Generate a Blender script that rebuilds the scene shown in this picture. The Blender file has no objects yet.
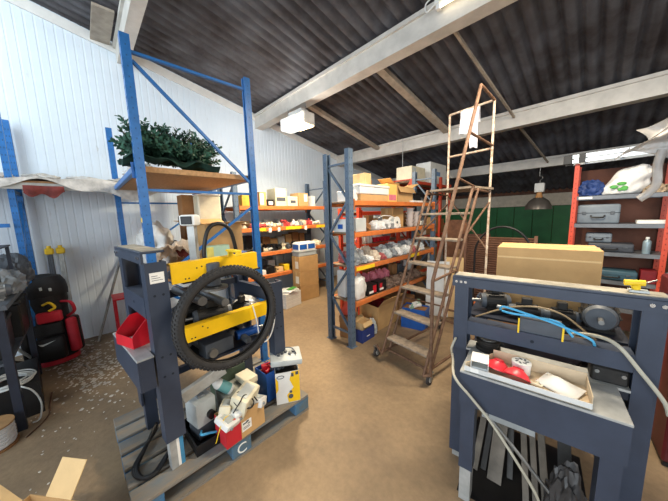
import bpy, bmesh, math, random
from mathutils import Vector, Matrix, noise
PI = math.pi
random.seed(7)
scene = bpy.context.scene
COL = scene.collection

# ------------------------------------------------------------------ camera
FPX, CAMH = 257.0, 1.65
YAW, PITCH, ROLL = math.radians(45.9), math.radians(7.75), math.radians(-1.6)
_f = Vector((-math.sin(YAW)*math.cos(PITCH), math.cos(YAW)*math.cos(PITCH), -math.sin(PITCH)))
_r0 = Vector((math.cos(YAW), math.sin(YAW), 0)); _u0 = _r0.cross(_f)
_r = math.cos(ROLL)*_r0 + math.sin(ROLL)*_u0
_u = -math.sin(ROLL)*_r0 + math.cos(ROLL)*_u0
cam = bpy.data.cameras.new('camera'); camo = bpy.data.objects.new('camera', cam); COL.objects.link(camo)
cam.sensor_fit = 'HORIZONTAL'; cam.sensor_width = 36; cam.lens = FPX*36/668; cam.clip_start = .02; cam.clip_end = 100
camo.matrix_world = Matrix(((_r.x, _u.x, -_f.x, 0), (_r.y, _u.y, -_f.y, 0), (_r.z, _u.z, -_f.z, CAMH), (0, 0, 0, 1)))
scene.camera = camo

# ------------------------------------------------------------------ world, large lights, exposure
w = bpy.data.worlds.new('World'); scene.world = w; w.use_nodes = True
w.node_tree.nodes['Background'].inputs[0].default_value = (.80, .90, 1, 1)
w.node_tree.nodes['Background'].inputs[1].default_value = .85
vs = scene.view_settings
vs.view_transform = 'Standard'; vs.look = 'None'; vs.gamma = 1; vs.exposure = 0.10; vs.use_curve_mapping = False

def area(name, loc, target, sx, sy, power, col):
    l = bpy.data.lights.new(name, 'AREA'); l.shape = 'RECTANGLE'; l.size = sx; l.size_y = sy; l.energy = power; l.color = col
    o = bpy.data.objects.new(name, l); COL.objects.link(o); o.location = loc
    o.rotation_euler = (Vector(target)-Vector(loc)).to_track_quat('-Z', 'Y').to_euler()
    return o
area('daylight_door', (.5, -4.6, 2.2), (-1.4, 3, 2.4), 6, 3.6, 330, (.86, .94, 1))
area('rooflight_fill', (-3.3, -1.3, 4.42), (-4.9, -.2, 2.8), 1.6, 1.2, 80, (.80, .92, 1))  # unseen rooflight fill, added for the bright upper left wall
area('side_fill', (4.88, 2.5, 2.6), (-2, 3, 1.0), 5, 2.6, 195, (1, .95, .88))  # unseen fill light, added to brighten the room from the right
area('tube_glow', (-.35, 2.45, 3.30), (-.55, 2.6, 0), 1.5, .12, 120, (1, .86, .66))
area('flood_glow', (-3.15, 2.62, 2.98), (-2.6, 2.3, 0), .34, .3, 110, (1, .83, .58))

pl_ = bpy.data.lights.new('flood_spill', 'POINT'); pl_.energy = 45; pl_.shadow_soft_size = .12; pl_.color = (1, .97, .92)
plo = bpy.data.objects.new('flood_spill', pl_); COL.objects.link(plo); plo.location = (-3.50, 2.52, 2.92)
# ------------------------------------------------------------------ helpers
def at(px, py, X=None, Y=None, Z=None):
    """world point on an axis plane seen at a point of the photo (used to read off real positions)"""
    d = _r*((px-334)/FPX) - _u*((py-250.5)/FPX) + _f
    if X is not None: t = X/d.x
    elif Y is not None: t = Y/d.y
    else: t = (Z-CAMH)/d.z
    return Vector((0, 0, CAMH)) + d*t

def lin(c):
    return tuple(((v/255)/12.92 if v/255 <= .04045 else ((v/255+.055)/1.055)**2.4) for v in c)

MATS = {}
def mat(name, col, rough=.6, metal=0.0, var=.12, scale=9.0, bump=0.0, bscale=60.0, spec=.4, alpha=1.0, trans=0.0, emit=0.0, col2=None, coat=0.0, stretch=None):
    if name in MATS: return MATS[name]
    m = bpy.data.materials.new(name); MATS[name] = m; m.use_nodes = True
    nt = m.node_tree; b = nt.nodes['Principled BSDF']
    b.inputs['Roughness'].default_value = rough; b.inputs['Metallic'].default_value = metal
    b.inputs['Specular IOR Level'].default_value = spec
    b.inputs['Alpha'].default_value = alpha; b.inputs['Transmission Weight'].default_value = trans
    b.inputs['Coat Weight'].default_value = coat
    c = lin(col); c2 = lin(col2) if col2 else tuple(max(0, v*(1-var*2.2)) for v in c)
    tc = nt.nodes.new('ShaderNodeTexCoord'); mp = nt.nodes.new('ShaderNodeMapping')
    nt.links.new(tc.outputs['Object'], mp.inputs[0])
    if stretch: mp.inputs['Scale'].default_value = stretch
    n = nt.nodes.new('ShaderNodeTexNoise'); n.inputs['Scale'].default_value = scale; n.inputs['Detail'].default_value = 5; n.inputs['Roughness'].default_value = .6
    nt.links.new(mp.outputs[0], n.inputs['Vector'])
    cr = nt.nodes.new('ShaderNodeValToRGB'); cr.color_ramp.elements[0].position = .34; cr.color_ramp.elements[1].position = .66
    cr.color_ramp.elements[0].color = (*c2, 1); cr.color_ramp.elements[1].color = (*c, 1)
    nt.links.new(n.outputs['Fac'], cr.inputs[0]); nt.links.new(cr.outputs[0], b.inputs['Base Color'])
    if bump:
        n2 = nt.nodes.new('ShaderNodeTexNoise'); n2.inputs['Scale'].default_value = bscale; n2.inputs['Detail'].default_value = 4
        nt.links.new(mp.outputs[0], n2.inputs['Vector'])
        bp = nt.nodes.new('ShaderNodeBump'); bp.inputs['Strength'].default_value = bump; bp.inputs['Distance'].default_value = .02
        nt.links.new(n2.outputs['Fac'], bp.inputs['Height']); nt.links.new(bp.outputs[0], b.inputs['Normal'])
    if emit:
        b.inputs['Emission Color'].default_value = (*c, 1); b.inputs['Emission Strength'].default_value = emit
    return m

class MB:
    def __init__(s): s.bm = bmesh.new(); s.mi = 0
    def _merge(s, tb, M=None):
        if M is not None: bmesh.ops.transform(tb, matrix=M, verts=tb.verts)
        mp = {v: s.bm.verts.new(v.co) for v in tb.verts}
        for f in tb.faces:
            try:
                nf = s.bm.faces.new([mp[v] for v in f.verts]); nf.material_index = s.mi
            except ValueError: pass
        tb.free(); return s
    def box(s, c, size, rz=0, bevel=0, M=None, seg=1):
        tb = bmesh.new(); bmesh.ops.create_cube(tb, size=1)
        bmesh.ops.scale(tb, vec=Vector(size), verts=tb.verts)
        if bevel: bmesh.ops.bevel(tb, geom=tb.edges[:], offset=bevel, segments=seg, affect='EDGES', profile=.5)
        R = M if M is not None else Matrix.Rotation(rz, 4, 'Z')
        return s._merge(tb, Matrix.Translation(Vector(c)) @ R)
    def bx(s, x0, x1, y0, y1, z0, z1, bevel=0):
        return s.box(((x0+x1)/2, (y0+y1)/2, (z0+z1)/2), (abs(x1-x0), abs(y1-y0), abs(z1-z0)), bevel=bevel)
    def bar(s, a, b, w, h, bevel=0, up=(0, 0, 1)):
        a, b = Vector(a), Vector(b); d = b-a; L = d.length; z = d/L
        upv = Vector(up)
        if abs(z.dot(upv)) > .97: upv = Vector((1, 0, 0))
        x = upv.cross(z).normalized(); y = z.cross(x)
        R = Matrix((x, y, z)).transposed().to_4x4()
        return s.box((a+b)/2, (w, h, L), M=R, bevel=bevel)
    def cyl(s, a, b, r0, r1=None, n=16):
        a, b = Vector(a), Vector(b); r1 = r0 if r1 is None else r1; d = (b-a)
        q = d.to_track_quat('Z', 'Y').to_matrix().to_4x4()
        tb = bmesh.new(); bmesh.ops.create_cone(tb, cap_ends=True, segments=n, radius1=r0, radius2=r1, depth=d.length)
        return s._merge(tb, Matrix.Translation((a+b)/2) @ q)
    def tube(s, pts, r, n=8, closed=False):
        P = [Vector(p) for p in pts]; N = len(P); rings = []
        up = Vector((0, 0, 1)); prev = None
        for i in range(N):
            if closed: t = (P[(i+1) % N]-P[i-1])
            else: t = P[min(i+1, N-1)]-P[max(i-1, 0)]
            t.normalize()
            if prev is None:
                a = up if abs(t.dot(up)) < .9 else Vector((1, 0, 0)); x = a.cross(t).normalized()
            else: x = (prev - t*prev.dot(t)).normalized()
            prev = x; y = t.cross(x); rr = r[i] if isinstance(r, (list, tuple)) else r
            rings.append([s.bm.verts.new(P[i]+x*(rr*math.cos(2*PI*k/n))+y*(rr*math.sin(2*PI*k/n))) for k in range(n)])
        rng = range(N) if closed else range(N-1)
        for i in rng:
            A, B = rings[i], rings[(i+1) % N]
            for k in range(n):
                f = s.bm.faces.new((A[k], A[(k+1) % n], B[(k+1) % n], B[k])); f.material_index = s.mi
        if not closed:
            for R_, fl in ((rings[0], 1), (rings[-1], 0)):
                f = s.bm.faces.new(R_[::-1] if fl else R_); f.material_index = s.mi
        return s
    def lathe(s, prof, c=(0, 0, 0), M=None, n=24):
        tb = bmesh.new(); rings = []
        for r, z in prof:
            if r < 1e-5: rings.append([tb.verts.new((0, 0, z))])
            else: rings.append([tb.verts.new((r*math.cos(2*PI*k/n), r*math.sin(2*PI*k/n), z)) for k in range(n)])
        for A, B in zip(rings, rings[1:]):
            for k in range(n):
                k2 = (k+1) % n
                if len(A) == 1 and len(B) == 1: continue
                if len(A) == 1: tb.faces.new((A[0], B[k2], B[k]))
                elif len(B) == 1: tb.faces.new((A[k], A[k2], B[0]))
                else: tb.faces.new((A[k], A[k2], B[k2], B[k]))
        return s._merge(tb, Matrix.Translation(Vector(c)) @ (M or Matrix()))
    def prism(s, poly, depth, M=None):
        """2D outline in local XZ, extruded along +Y by depth"""
        tb = bmesh.new()
        A = [tb.verts.new((x, 0, z)) for x, z in poly]; B = [tb.verts.new((x, depth, z)) for x, z in poly]
        n = len(poly); tb.faces.new(A); tb.faces.new(B[::-1])
        for i in range(n): tb.faces.new((A[i], B[i], B[(i+1) % n], A[(i+1) % n]))
        bmesh.ops.recalc_face_normals(tb, faces=tb.faces)
        return s._merge(tb, M)
    def grid(s, fn, nu, nv, thick=0.004):
        """open sheet fn(u,v)->point, given thickness by a second skin"""
        tb = bmesh.new()
        V = [[tb.verts.new(fn(i/nu, j/nv)) for j in range(nv+1)] for i in range(nu+1)]
        for i in range(nu):
            for j in range(nv): tb.faces.new((V[i][j], V[i+1][j], V[i+1][j+1], V[i][j+1]))
        bmesh.ops.recalc_face_normals(tb, faces=tb.faces)
        bmesh.ops.solidify(tb, geom=tb.faces[:], thickness=thick)
        return s._merge(tb)
    def blob(s, c, size, amp=.18, freq=2.2, seed=0, sub=3, flat=True, M=None, sharp=1.0):
        tb = bmesh.new(); bmesh.ops.create_icosphere(tb, subdivisions=sub, radius=1)
        off = Vector((seed*3.7, seed*1.3, seed*2.1))
        for v in tb.verts:
            p = v.co.copy(); k = 1+amp*noise.noise(p*freq+off)+amp*.6*abs(noise.noise(p*freq*2.7+off))*sharp
            v.co = p*k
            if flat and v.co.z < -.55: v.co.z = -.55+(v.co.z+.55)*.1
        bmesh.ops.scale(tb, vec=Vector(size)*.5, verts=tb.verts)
        zmin = min(v.co.z for v in tb.verts)
        T = Matrix.Translation(Vector(c)) @ (M or Matrix())
        if flat: T = T @ Matrix.Translation((0, 0, -zmin))
        return s._merge(tb, T)
    def build(s, name, mats, parent=None, loc=None, rz=0, smooth=35):
        me = bpy.data.meshes.new(name); bmesh.ops.recalc_face_normals(s.bm, faces=s.bm.faces); s.bm.to_mesh(me); s.bm.free()
        for m in (mats if isinstance(mats, (list, tuple)) else [mats]): me.materials.append(m)
        if smooth:
            me.polygons.foreach_set('use_smooth', [True]*len(me.polygons)); me.set_sharp_from_angle(angle=math.radians(smooth))
        o = bpy.data.objects.new(name, me); COL.objects.link(o)
        if parent: o.parent = parent
        if loc is not None: o.location = loc
        if rz: o.rotation_euler = (0, 0, rz)
        return o

def tag(o, label, cat, group=None, kind=None):
    o['label'] = label; o['category'] = cat
    if group: o['group'] = group
    if kind: o['kind'] = kind
    return o
def thing(name, label, cat, loc=(0, 0, 0), rz=0, group=None, rot=None):
    o = bpy.data.objects.new(name, None); COL.objects.link(o); o.empty_display_size = .1
    o.location = loc; o.rotation_euler = rot if rot else (0, 0, rz)
    return tag(o, label, cat, group)
def struct(name, mb, m, **k):
    o = mb.build(name, m, **k); o['kind'] = 'structure'; return o
def copy_tree(o, parent=None):
    c = o.copy(); COL.objects.link(c)
    if parent: c.parent = parent
    for ch in [x for x in bpy.data.objects if x.parent == o]: copy_tree(ch, c)
    return c
def dup(o, loc, rz=None, label=None, group=None):
    c = copy_tree(o); c.location = loc
    if rz is not None: c.rotation_euler = (c.rotation_euler[0], c.rotation_euler[1], rz)
    if label: c['label'] = label
    if group: c['group'] = group
    return c
def text(name, s, size, M, m, parent=None, depth=.001, align='CENTER'):
    cu = bpy.data.curves.new(name, 'FONT'); cu.body = s; cu.size = size; cu.extrude = depth; cu.align_x = align; cu.align_y = 'CENTER'
    t = bpy.data.objects.new('tmp_text', cu); COL.objects.link(t)
    bpy.context.view_layer.update()
    me = bpy.data.meshes.new_from_object(t.evaluated_get(bpy.context.evaluated_depsgraph_get())); me.name = name
    bpy.data.objects.remove(t); me.transform(M); me.materials.clear(); me.materials.append(m)
    o = bpy.data.objects.new(name, me); COL.objects.link(o)
    if parent: o.parent = parent
    return o
def RX(a): return Matrix.Rotation(a, 4, 'X')
def RY(a): return Matrix.Rotation(a, 4, 'Y')
def RZ(a): return Matrix.Rotation(a, 4, 'Z')
def TR(*a): return Matrix.Translation(Vector(a))
def arc(c, r, a0, a1, n, plane='xz'):
    out = []
    for i in range(n+1):
        a = a0+(a1-a0)*i/n; x, y = r*math.cos(a), r*math.sin(a)
        out.append(Vector(c)+(Vector((x, 0, y)) if plane == 'xz' else Vector((x, y, 0)) if plane == 'xy' else Vector((0, x, y))))
    return out
def smoothpts(pts, k=6):
    P = [Vector(p) for p in pts]; out = []
    for i in range(len(P)-1):
        p0, p1, p2, p3 = P[max(i-1, 0)], P[i], P[i+1], P[min(i+2, len(P)-1)]
        for j in range(k):
            t = j/k
            out.append(.5*((2*p1)+(p2-p0)*t+(2*p0-5*p1+4*p2-p3)*t*t+(3*p1-p0-3*p2+p3)*t**3))
    out.append(P[-1]); return out

# materials --------------------------------------------------------
STEELBLUE = mat('rack_blue_paint', (40, 108, 176), .38, var=.10, scale=20)
GREYBLUE = mat('rack_grey_blue_paint', (92, 110, 130), .45, var=.10, scale=14)
ORANGE = mat('beam_orange_paint', (212, 120, 62), .45, var=.10, scale=12)
REDOR = mat('post_red_orange_paint', (196, 70, 42), .42, var=.08, scale=12)
NAVY = mat('machine_navy_paint', (56, 65, 82), .42, var=.10, scale=6, coat=.05)
NAVYD = mat('machine_dark_paint', (34, 40, 54), .45, var=.12)
YEL = mat('machine_yellow_paint', (245, 196, 22), .4, var=.06, scale=7)
STEEL = mat('worn_steel', (150, 150, 148), .38, .75, var=.15, scale=18)
STEELL = mat('pale_steel', (182, 184, 182), .45, .3, var=.12, scale=14)
ALU = mat('aluminium', (196, 202, 206), .32, .7, var=.08)
CHROME = mat('chrome', (215, 215, 215), .16, .95, var=.02)
BLACK = mat('black_plastic', (24, 24, 26), .45, var=.15)
DARK = mat('dark_grease', (38, 36, 34), .55, var=.25, scale=20)
RUBBER = mat('tyre_rubber', (50, 49, 49), .72, var=.12, scale=30)
WHITE = mat('white_plastic', (228, 228, 224), .45, var=.05)
CREAM = mat('cream_plastic', (222, 214, 188), .5, var=.07)
GREY = mat('grey_plastic', (140, 146, 150), .5, var=.1)
LGREY = mat('light_grey_plastic', (188, 194, 194), .5, var=.08)
DGREY = mat('dark_grey_plastic', (78, 84, 92), .5, var=.12)
RED = mat('red_plastic', (200, 28, 44), .38, var=.08)
DRED = mat('dark_red_plastic', (128, 26, 34), .5, var=.15)
BLUE = mat('blue_plastic', (34, 92, 176), .4, var=.1)
CYAN = mat('cyan_cable', (84, 178, 226), .4, var=.05)
GREEN = mat('green_print', (78, 160, 70), .5, var=.1)
PINK = mat('pink_plastic', (214, 120, 136), .5, var=.1)
YELP = mat('yellow_plastic', (238, 200, 40), .42, var=.06)
CARD = mat('cardboard', (198, 158, 106), .82, var=.08, scale=5, bump=.06, bscale=90)
CARDL = mat('cardboard_light', (220, 186, 134), .82, var=.06, scale=5, bump=.06, bscale=90)
CARDD = mat('cardboard_brown', (156, 112, 70), .85, var=.12, scale=5, bump=.06, bscale=90)
TAPE = mat('parcel_tape', (208, 178, 130), .3, var=.05)
PAPER = mat('white_paper', (234, 232, 226), .7, var=.04)
PLANK = mat('deck_wood', (166, 124, 84), .75, var=.2, scale=3, stretch=(1, 9, 9), bump=.08)
CHIP = mat('chipboard', (190, 148, 104), .8, var=.14, scale=40, bump=.05)
DUSTY = mat('dusty_shelf_board', (150, 128, 104), .85, var=.2, scale=14)
RUST = mat('rusty_brown_tube', (122, 94, 74), .65, .2, var=.3, scale=22, col2=(86, 62, 48))
RUSTW = mat('worn_white_tube', (206, 194, 176), .55, var=.2, scale=22, col2=(150, 120, 96))
TREAD = mat('worn_step_board', (156, 140, 122), .8, var=.2, scale=20, bump=.1)
BAGW = mat('white_polythene', (226, 226, 224), .35, var=.07, scale=14, bump=.25, bscale=26, spec=.5)
CLOTHW = mat('white_cloth', (222, 222, 230), .9, var=.08, scale=18, bump=.15, bscale=140)
CLOTHG = mat('grey_dust_sheet', (200, 198, 194), .9, var=.16, scale=8, bump=.25, bscale=40)
BROWNF = mat('brown_red_fabric', (120, 54, 50), .9, var=.25, scale=12)
LABELY = mat('label_yellow', (240, 206, 40), .5, var=.05)
DECKG = mat('grey_steel_deck', (112, 116, 122), .45, .3, var=.15, scale=8)
PALBLUE = mat('pallet_blue_wood', (66, 112, 150), .85, var=.3, scale=6, col2=(92, 104, 104), bump=.12)
PALWORN = mat('pallet_worn_board', (136, 122, 104), .88, scale=5, col2=(108, 114, 116), stretch=(5, 1, 5), bump=.15)
LEAF = mat('tree_needle_green', (52, 98, 80), .75, var=.3, scale=16)
CONDUIT = mat('grey_flexible_pipe', (180, 176, 160), .5, var=.08)
# ================================================================== the setting
def roof_z(y): return 4.277-.2074*y
# floor -------------------------------------------------------------
def floor_mat():
    m = bpy.data.materials.new('floor_concrete'); m.use_nodes = True; nt = m.node_tree; b = nt.nodes['Principled BSDF']
    tc = nt.nodes.new('ShaderNodeTexCoord')
    def nz(sc, det=6, rough=.62):
        n = nt.nodes.new('ShaderNodeTexNoise'); n.inputs['Scale'].default_value = sc; n.inputs['Detail'].default_value = det; n.inputs['Roughness'].default_value = rough
        nt.links.new(tc.outputs['Object'], n.inputs['Vector']); return n.outputs['Fac']
    def ramp(f, p0, c0, p1, c1):
        r = nt.nodes.new('ShaderNodeValToRGB'); r.color_ramp.elements[0].position = p0; r.color_ramp.elements[1].position = p1
        r.color_ramp.elements[0].color = (*c0, 1); r.color_ramp.elements[1].color = (*c1, 1); nt.links.new(f, r.inputs[0]); return r.outputs[0]
    def mix(t, a, b_, f):
        x = nt.nodes.new('ShaderNodeMix'); x.data_type = 'RGBA'; x.blend_type = t
        if isinstance(f, float): x.inputs[0].default_value = f
        else: nt.links.new(f, x.inputs[0])
        nt.links.new(a, x.inputs[6]); nt.links.new(b_, x.inputs[7]); return x.outputs[2]
    base = ramp(nz(1.1), .3, lin((122, 104, 84)), .7, lin((162, 138, 107)))
    fine = ramp(nz(22), .35, (.72, .72, .72), .65, (1, 1, 1))
    c = mix('MULTIPLY', base, fine, .6)
    dark = ramp(nz(3.3, 8, .7), .58, (0, 0, 0), .72, (1, 1, 1))
    stain = ramp(nz(9), 0, lin((78, 66, 56)), 1, lin((92, 78, 64)))
    sc = nt.nodes.new('ShaderNodeMath'); sc.operation = 'MULTIPLY'; sc.inputs[1].default_value = .35; nt.links.new(dark, sc.inputs[0])
    c = mix('MIX', c, stain, sc.outputs[0])
    nt.links.new(c, b.inputs['Base Color']); b.inputs['Roughness'].default_value = .62; b.inputs['Specular IOR Level'].default_value = .3
    bp = nt.nodes.new('ShaderNodeBump'); bp.inputs['Strength'].default_value = .15; bp.inputs['Distance'].default_value = .01
    nt.links.new(nz(45), bp.inputs['Height']); nt.links.new(bp.outputs[0], b.inputs['Normal'])
    return m
FLOORM = floor_mat()
struct('floor', MB().bx(-5.1, 5, -5, 10.1, -.1, 0), FLOORM)
# ceiling: fibre-cement corrugated roof, real profile
def corrugated(x0, x1, y0, y1, pitch, amp, per=10, ny=4):
    b = MB(); n = int((x1-x0)/pitch*per); rows = []
    for j in range(ny+1):
        y = y0+(y1-y0)*j/ny
        rows.append([b.bm.verts.new((x0+(x1-x0)*i/n, y, roof_z(y)+amp*(math.cos(2*PI*i/per)+.25*math.cos(4*PI*i/per))+.03)) for i in range(n+1)])
    for A, B in zip(rows, rows[1:]):
        for i in range(n): b.bm.faces.new((A[i], A[i+1], B[i+1], B[i]))
    bmesh.ops.solidify(b.bm, geom=b.bm.faces[:], thickness=.012)
    return b
ROOFM = mat('fibre_cement_roof', (124, 124, 128), .9, var=.18, scale=2.2, col2=(86, 80, 80), bump=.1, bscale=30, spec=.2)
struct('ceiling', corrugated(-5.1, 5, -5, 10.1, .146, .026), ROOFM, smooth=60)

# left wall: ribbed white cladding
def clad_mat():
    m = mat('white_wall_cladding', (212, 224, 234), .5, var=.04, scale=1.2); nt = m.node_tree; b = nt.nodes['Principled BSDF']
    tc = nt.nodes.new('ShaderNodeTexCoord')
    n = nt.nodes.new('ShaderNodeTexNoise'); n.inputs['Scale'].default_value = 3.2; n.inputs['Detail'].default_value = 9; n.inputs['Roughness'].default_value = .75
    mp = nt.nodes.new('ShaderNodeMapping'); mp.inputs['Scale'].default_value = (1, 3, .8); nt.links.new(tc.outputs['Object'], mp.inputs[0]); nt.links.new(mp.outputs[0], n.inputs['Vector'])
    r = nt.nodes.new('ShaderNodeValToRGB'); r.color_ramp.elements[0].position = .60; r.color_ramp.elements[1].position = .72
    r.color_ramp.elements[0].color = (0, 0, 0, 1); r.color_ramp.elements[1].color = (.55, .55, .55, 1); nt.links.new(n.outputs['Fac'], r.inputs[0])
    mx = nt.nodes.new('ShaderNodeMix'); mx.data_type = 'RGBA'; nt.links.new(r.outputs[0], mx.inputs[0])
    old = b.inputs['Base Color'].links[0].from_socket; nt.links.new(old, mx.inputs[6]); mx.inputs[7].default_value = (*lin((150, 140, 128)), 1)
    nt.links.new(mx.outputs[2], b.inputs['Base Color'])
    return m
CLAD = clad_mat()
b = MB(); prof = []
y = -5.0
while y < 10.0:                                     # shallow rib every 8 cm
    prof += [(y, 0), (y+.064, 0), (y+.068, .003), (y+.080, .003)]; y += .084
prof = [p for p in prof if p[0] < 10]; prof.append((10.0, 0))
for (ya, xa), (yb, xb) in zip(prof, prof[1:]):
    v = [b.bm.verts.new(p) for p in ((-5-xa, ya, 0), (-5-xb, yb, 0), (-5-xb, yb, roof_z(yb)+.05), (-5-xa, ya, roof_z(ya)+.05))]
    b.bm.faces.new(v)
bmesh.ops.remove_doubles(b.bm, verts=b.bm.verts, dist=1e-5)
b.bx(-5.14, -5.02, -5, 10, 0, 2.1)
struct('wall_left', b, CLAD, smooth=0)
# pale rake trim under the roof edge of the left wall
b = MB(); b.bar((-4.985, -5, roof_z(-5)-.07), (-4.985, 10, roof_z(10)-.07), .02, .12)
struct('trim_1', b, mat('rake_trim_white', (222, 222, 218), .5, var=.05))
# back wall: brown brick below, green sheeting above it, pale wall plate under the eaves
def brick_mat():
    m = bpy.data.materials.new('dark_brick'); m.use_nodes = True; nt = m.node_tree; bs = nt.nodes['Principled BSDF']; bs.inputs['Roughness'].default_value = .9
    tc = nt.nodes.new('ShaderNodeTexCoord'); mp = nt.nodes.new('ShaderNodeMapping'); mp.inputs['Rotation'].default_value = (PI/2, 0, 0)
    bt = nt.nodes.new('ShaderNodeTexBrick'); bt.inputs['Scale'].default_value = 4.4
    bt.inputs['Color1'].default_value = (*lin((112, 72, 54)), 1); bt.inputs['Color2'].default_value = (*lin((92, 58, 46)), 1); bt.inputs['Mortar'].default_value = (*lin((104, 88, 74)), 1)
    nt.links.new(tc.outputs['Object'], mp.inputs[0]); nt.links.new(mp.outputs[0], bt.inputs['Vector']); nt.links.new(bt.outputs['Color'], bs.inputs['Base Color'])
    return m
struct('wall_back', MB().bx(-5.1, 5, 10, 10.15, 0, 2.35), brick_mat())
GREENW = mat('green_sheeting', (36, 108, 62), .55, var=.12, scale=3)
b = MB(); x = -4.8
while x < 4.6:
    b.bx(x, x+.47, 9.965, 10, .52, 1.76, bevel=.006); x += .48
struct('trim_2', b, GREENW)
struct('trim_3', MB().bx(-5, 4.9, 9.93, 10, 1.77, 2.12), mat('wall_plate_paint', (196, 186, 170), .6, var=.1))
# right wall far out of frame, keeps the room shut on that side
struct('wall_right', MB().bx(5, 5.1, -5, 10, 0, 5.4), mat('right_wall_paint', (150, 128, 108), .8))

GLASSM = mat('added_window_glass', (222, 232, 238), .15, var=.02)
FRAMEM = mat('added_frame_white', (220, 220, 216), .5)
w1 = struct('added_window', MB().bx(4.975, 4.998, 0, 5, 1.3, 3.9), GLASSM)          # unseen strip window in the right wall, added to go with the side fill
for y in (0, 1.25, 2.5, 3.75, 5): MB().bx(4.95, 4.974, y-.04, y+.04, 1.26, 3.94).build('added_window_frame', FRAMEM, w1)
for z in (1.3, 3.9): MB().bx(4.955, 4.9735, -.04, 5.04, z-.04, z+.04).build('added_window_frame', FRAMEM, w1)
w2b = MB(); w2b.bar((-3.3, -2.0, roof_z(-2.0)-.035), (-3.3, -.6, roof_z(-.6)-.035), 1.8, .02); struct('added_rooflight', w2b, GLASSM)   # unseen rooflight sheet, added to go with the roof fill light
# purlins: cold-rolled steel beams under the roof
PURL = mat('purlin_paint', (206, 202, 194), .5, var=.1, scale=5)
def purlin(n, y0, wd, h, x1=4.9):
    b = MB(); z1 = roof_z(y0)-.03; z0 = z1-h; zb = roof_z(y0+wd)-.03
    b.bx(-5.02, x1, y0, y0+.012, z0, z1)                         # web
    b.bx(-5.02, x1, y0+.0125, y0+wd, z0, z0+.012)                # lower flange
    b.bx(-5.02, x1, y0-.03, y0-.0005, z1-.045, z1)              # upper lip
    b.bx(-5.02, x1, y0+wd-.012, y0+wd, z0+.0125, z0+.05)
    return struct('trim_%d' % n, b, PURL)
purlin(4, .62, .13, .22); purlin(5, 2.72, .17, .25); purlin(6, 5.04, .15, .25); purlin(7, 7.2, .13, .2)
# steel struts running down the slope between the purlins
STRUT = mat('strut_paint', (172, 160, 144), .6, var=.15)
def slope_bar(n, xa, ya, xb, yb, w, h, off):
    b = MB(); b.bar((xa, ya, roof_z(ya)-off), (xb, yb, roof_z(yb)-off), w, h, up=(0, 0, 1)); return struct('trim_%d' % n, b, STRUT)
slope_bar(8, -2.17, 2.95, -2.1, 5.02, .11, .06, .10)
slope_bar(9, -3.65, 2.95, -3.65, 5.02, .09, .06, .10)
slope_bar(10, -1.2, 2.95, -1.05, 5.0, .028, .028, .15)
slope_bar(11, -1.05, 5.22, -.85, 7.18, .028, .028, .15)
# gusset plate and light cladding where the near purlin meets the wall
struct('trim_12', MB().bx(-5.02, -4.2, .36, .56, roof_z(.4)-.10, roof_z(.5)-.05), STRUT)
# loose paint flakes lying on the floor along the left wall
b = MB(); rnd = random.Random(3)
for i in range(620):
    t = rnd.random()
    px, py = (rnd.gauss(88, 20), rnd.gauss(364, 16)) if t < .86 else (rnd.uniform(20, 150), rnd.uniform(345, 495))
    if not (18 < px < 150 and 340 < py < 498): continue
    p = at(px, py, Z=0); s_ = rnd.uniform(.004, .012) if t > .86 else rnd.uniform(.005, .026)
    if p.x < -4.95 or (p.x > -2.6 and p.y > -.03) or abs(p.x+4.4) < .12 and abs(p.y+.5) < .12 : continue
    pts = [(p.x+s_*rnd.uniform(.5, 1)*math.cos(a+.3), p.y+s_*rnd.uniform(.4, 1)*math.sin(a+.3)) for a in (0, 1.4, 2.6, 4.0, 5.1)]
    lo = [b.bm.verts.new((x_, y_, .0006)) for x_, y_ in pts]; hi = [b.bm.verts.new((x_, y_, .003)) for x_, y_ in pts]
    b.bm.faces.new(lo[::-1]); b.bm.faces.new(hi)
    for k in range(5): b.bm.faces.new((lo[k], lo[(k+1) % 5], hi[(k+1) % 5], hi[k]))
tag(b.build('paint_flakes', mat('paint_flake', (214, 206, 192), .7, var=.15), smooth=0), 'pale paint flakes and crumbs scattered on the floor along the white wall', 'debris', kind='stuff')
# ================================================================== racking
SLOT = mat('slot_shadow', (26, 34, 44), .8, var=.02)
SLOTB = mat('slot_shade_blue', (40, 84, 130), .7, var=.02)
SLOTR = mat('slot_shade_red', (130, 44, 28), .7, var=.02)
SLOTG = mat('slot_shade_grey', (62, 76, 92), .7, var=.02)
def post_mb(h, w=.075, d=.062, t=.006, sgn=1):
    """open C section standing at the origin"""
    b = MB()
    b.bx(-w/2, w/2, -d/2, -d/2+t, 0, h)
    b.bx(-w/2, -w/2+t, -d/2+t+.0002, d/2, 0, h); b.bx(w/2-t, w/2, -d/2+t+.0002, d/2, 0, h)
    b.bx(-w/2+t+.0002, -w/2+.02, d/2-t, d/2, 0, h); b.bx(w/2-.02, w/2-t-.0002, d/2-t, d/2, 0, h)
    return b
def slotted(h, w, d, faces, step=.075):
    b = post_mb(h, w, d); b.mi = 1; z = .12
    while z < h-.05:
        if 'f' in faces:
            for s in (-1, 1): b.box((s*w*.22, -d/2-.0004, z), (.009, .001, .02))
        if 'r' in faces: b.box((w/2+.0004, 0, z), (.001, .009, .012))
        if 'l' in faces: b.box((-w/2-.0004, 0, z), (.001, .009, .012))
        z += step
    return b
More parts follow.
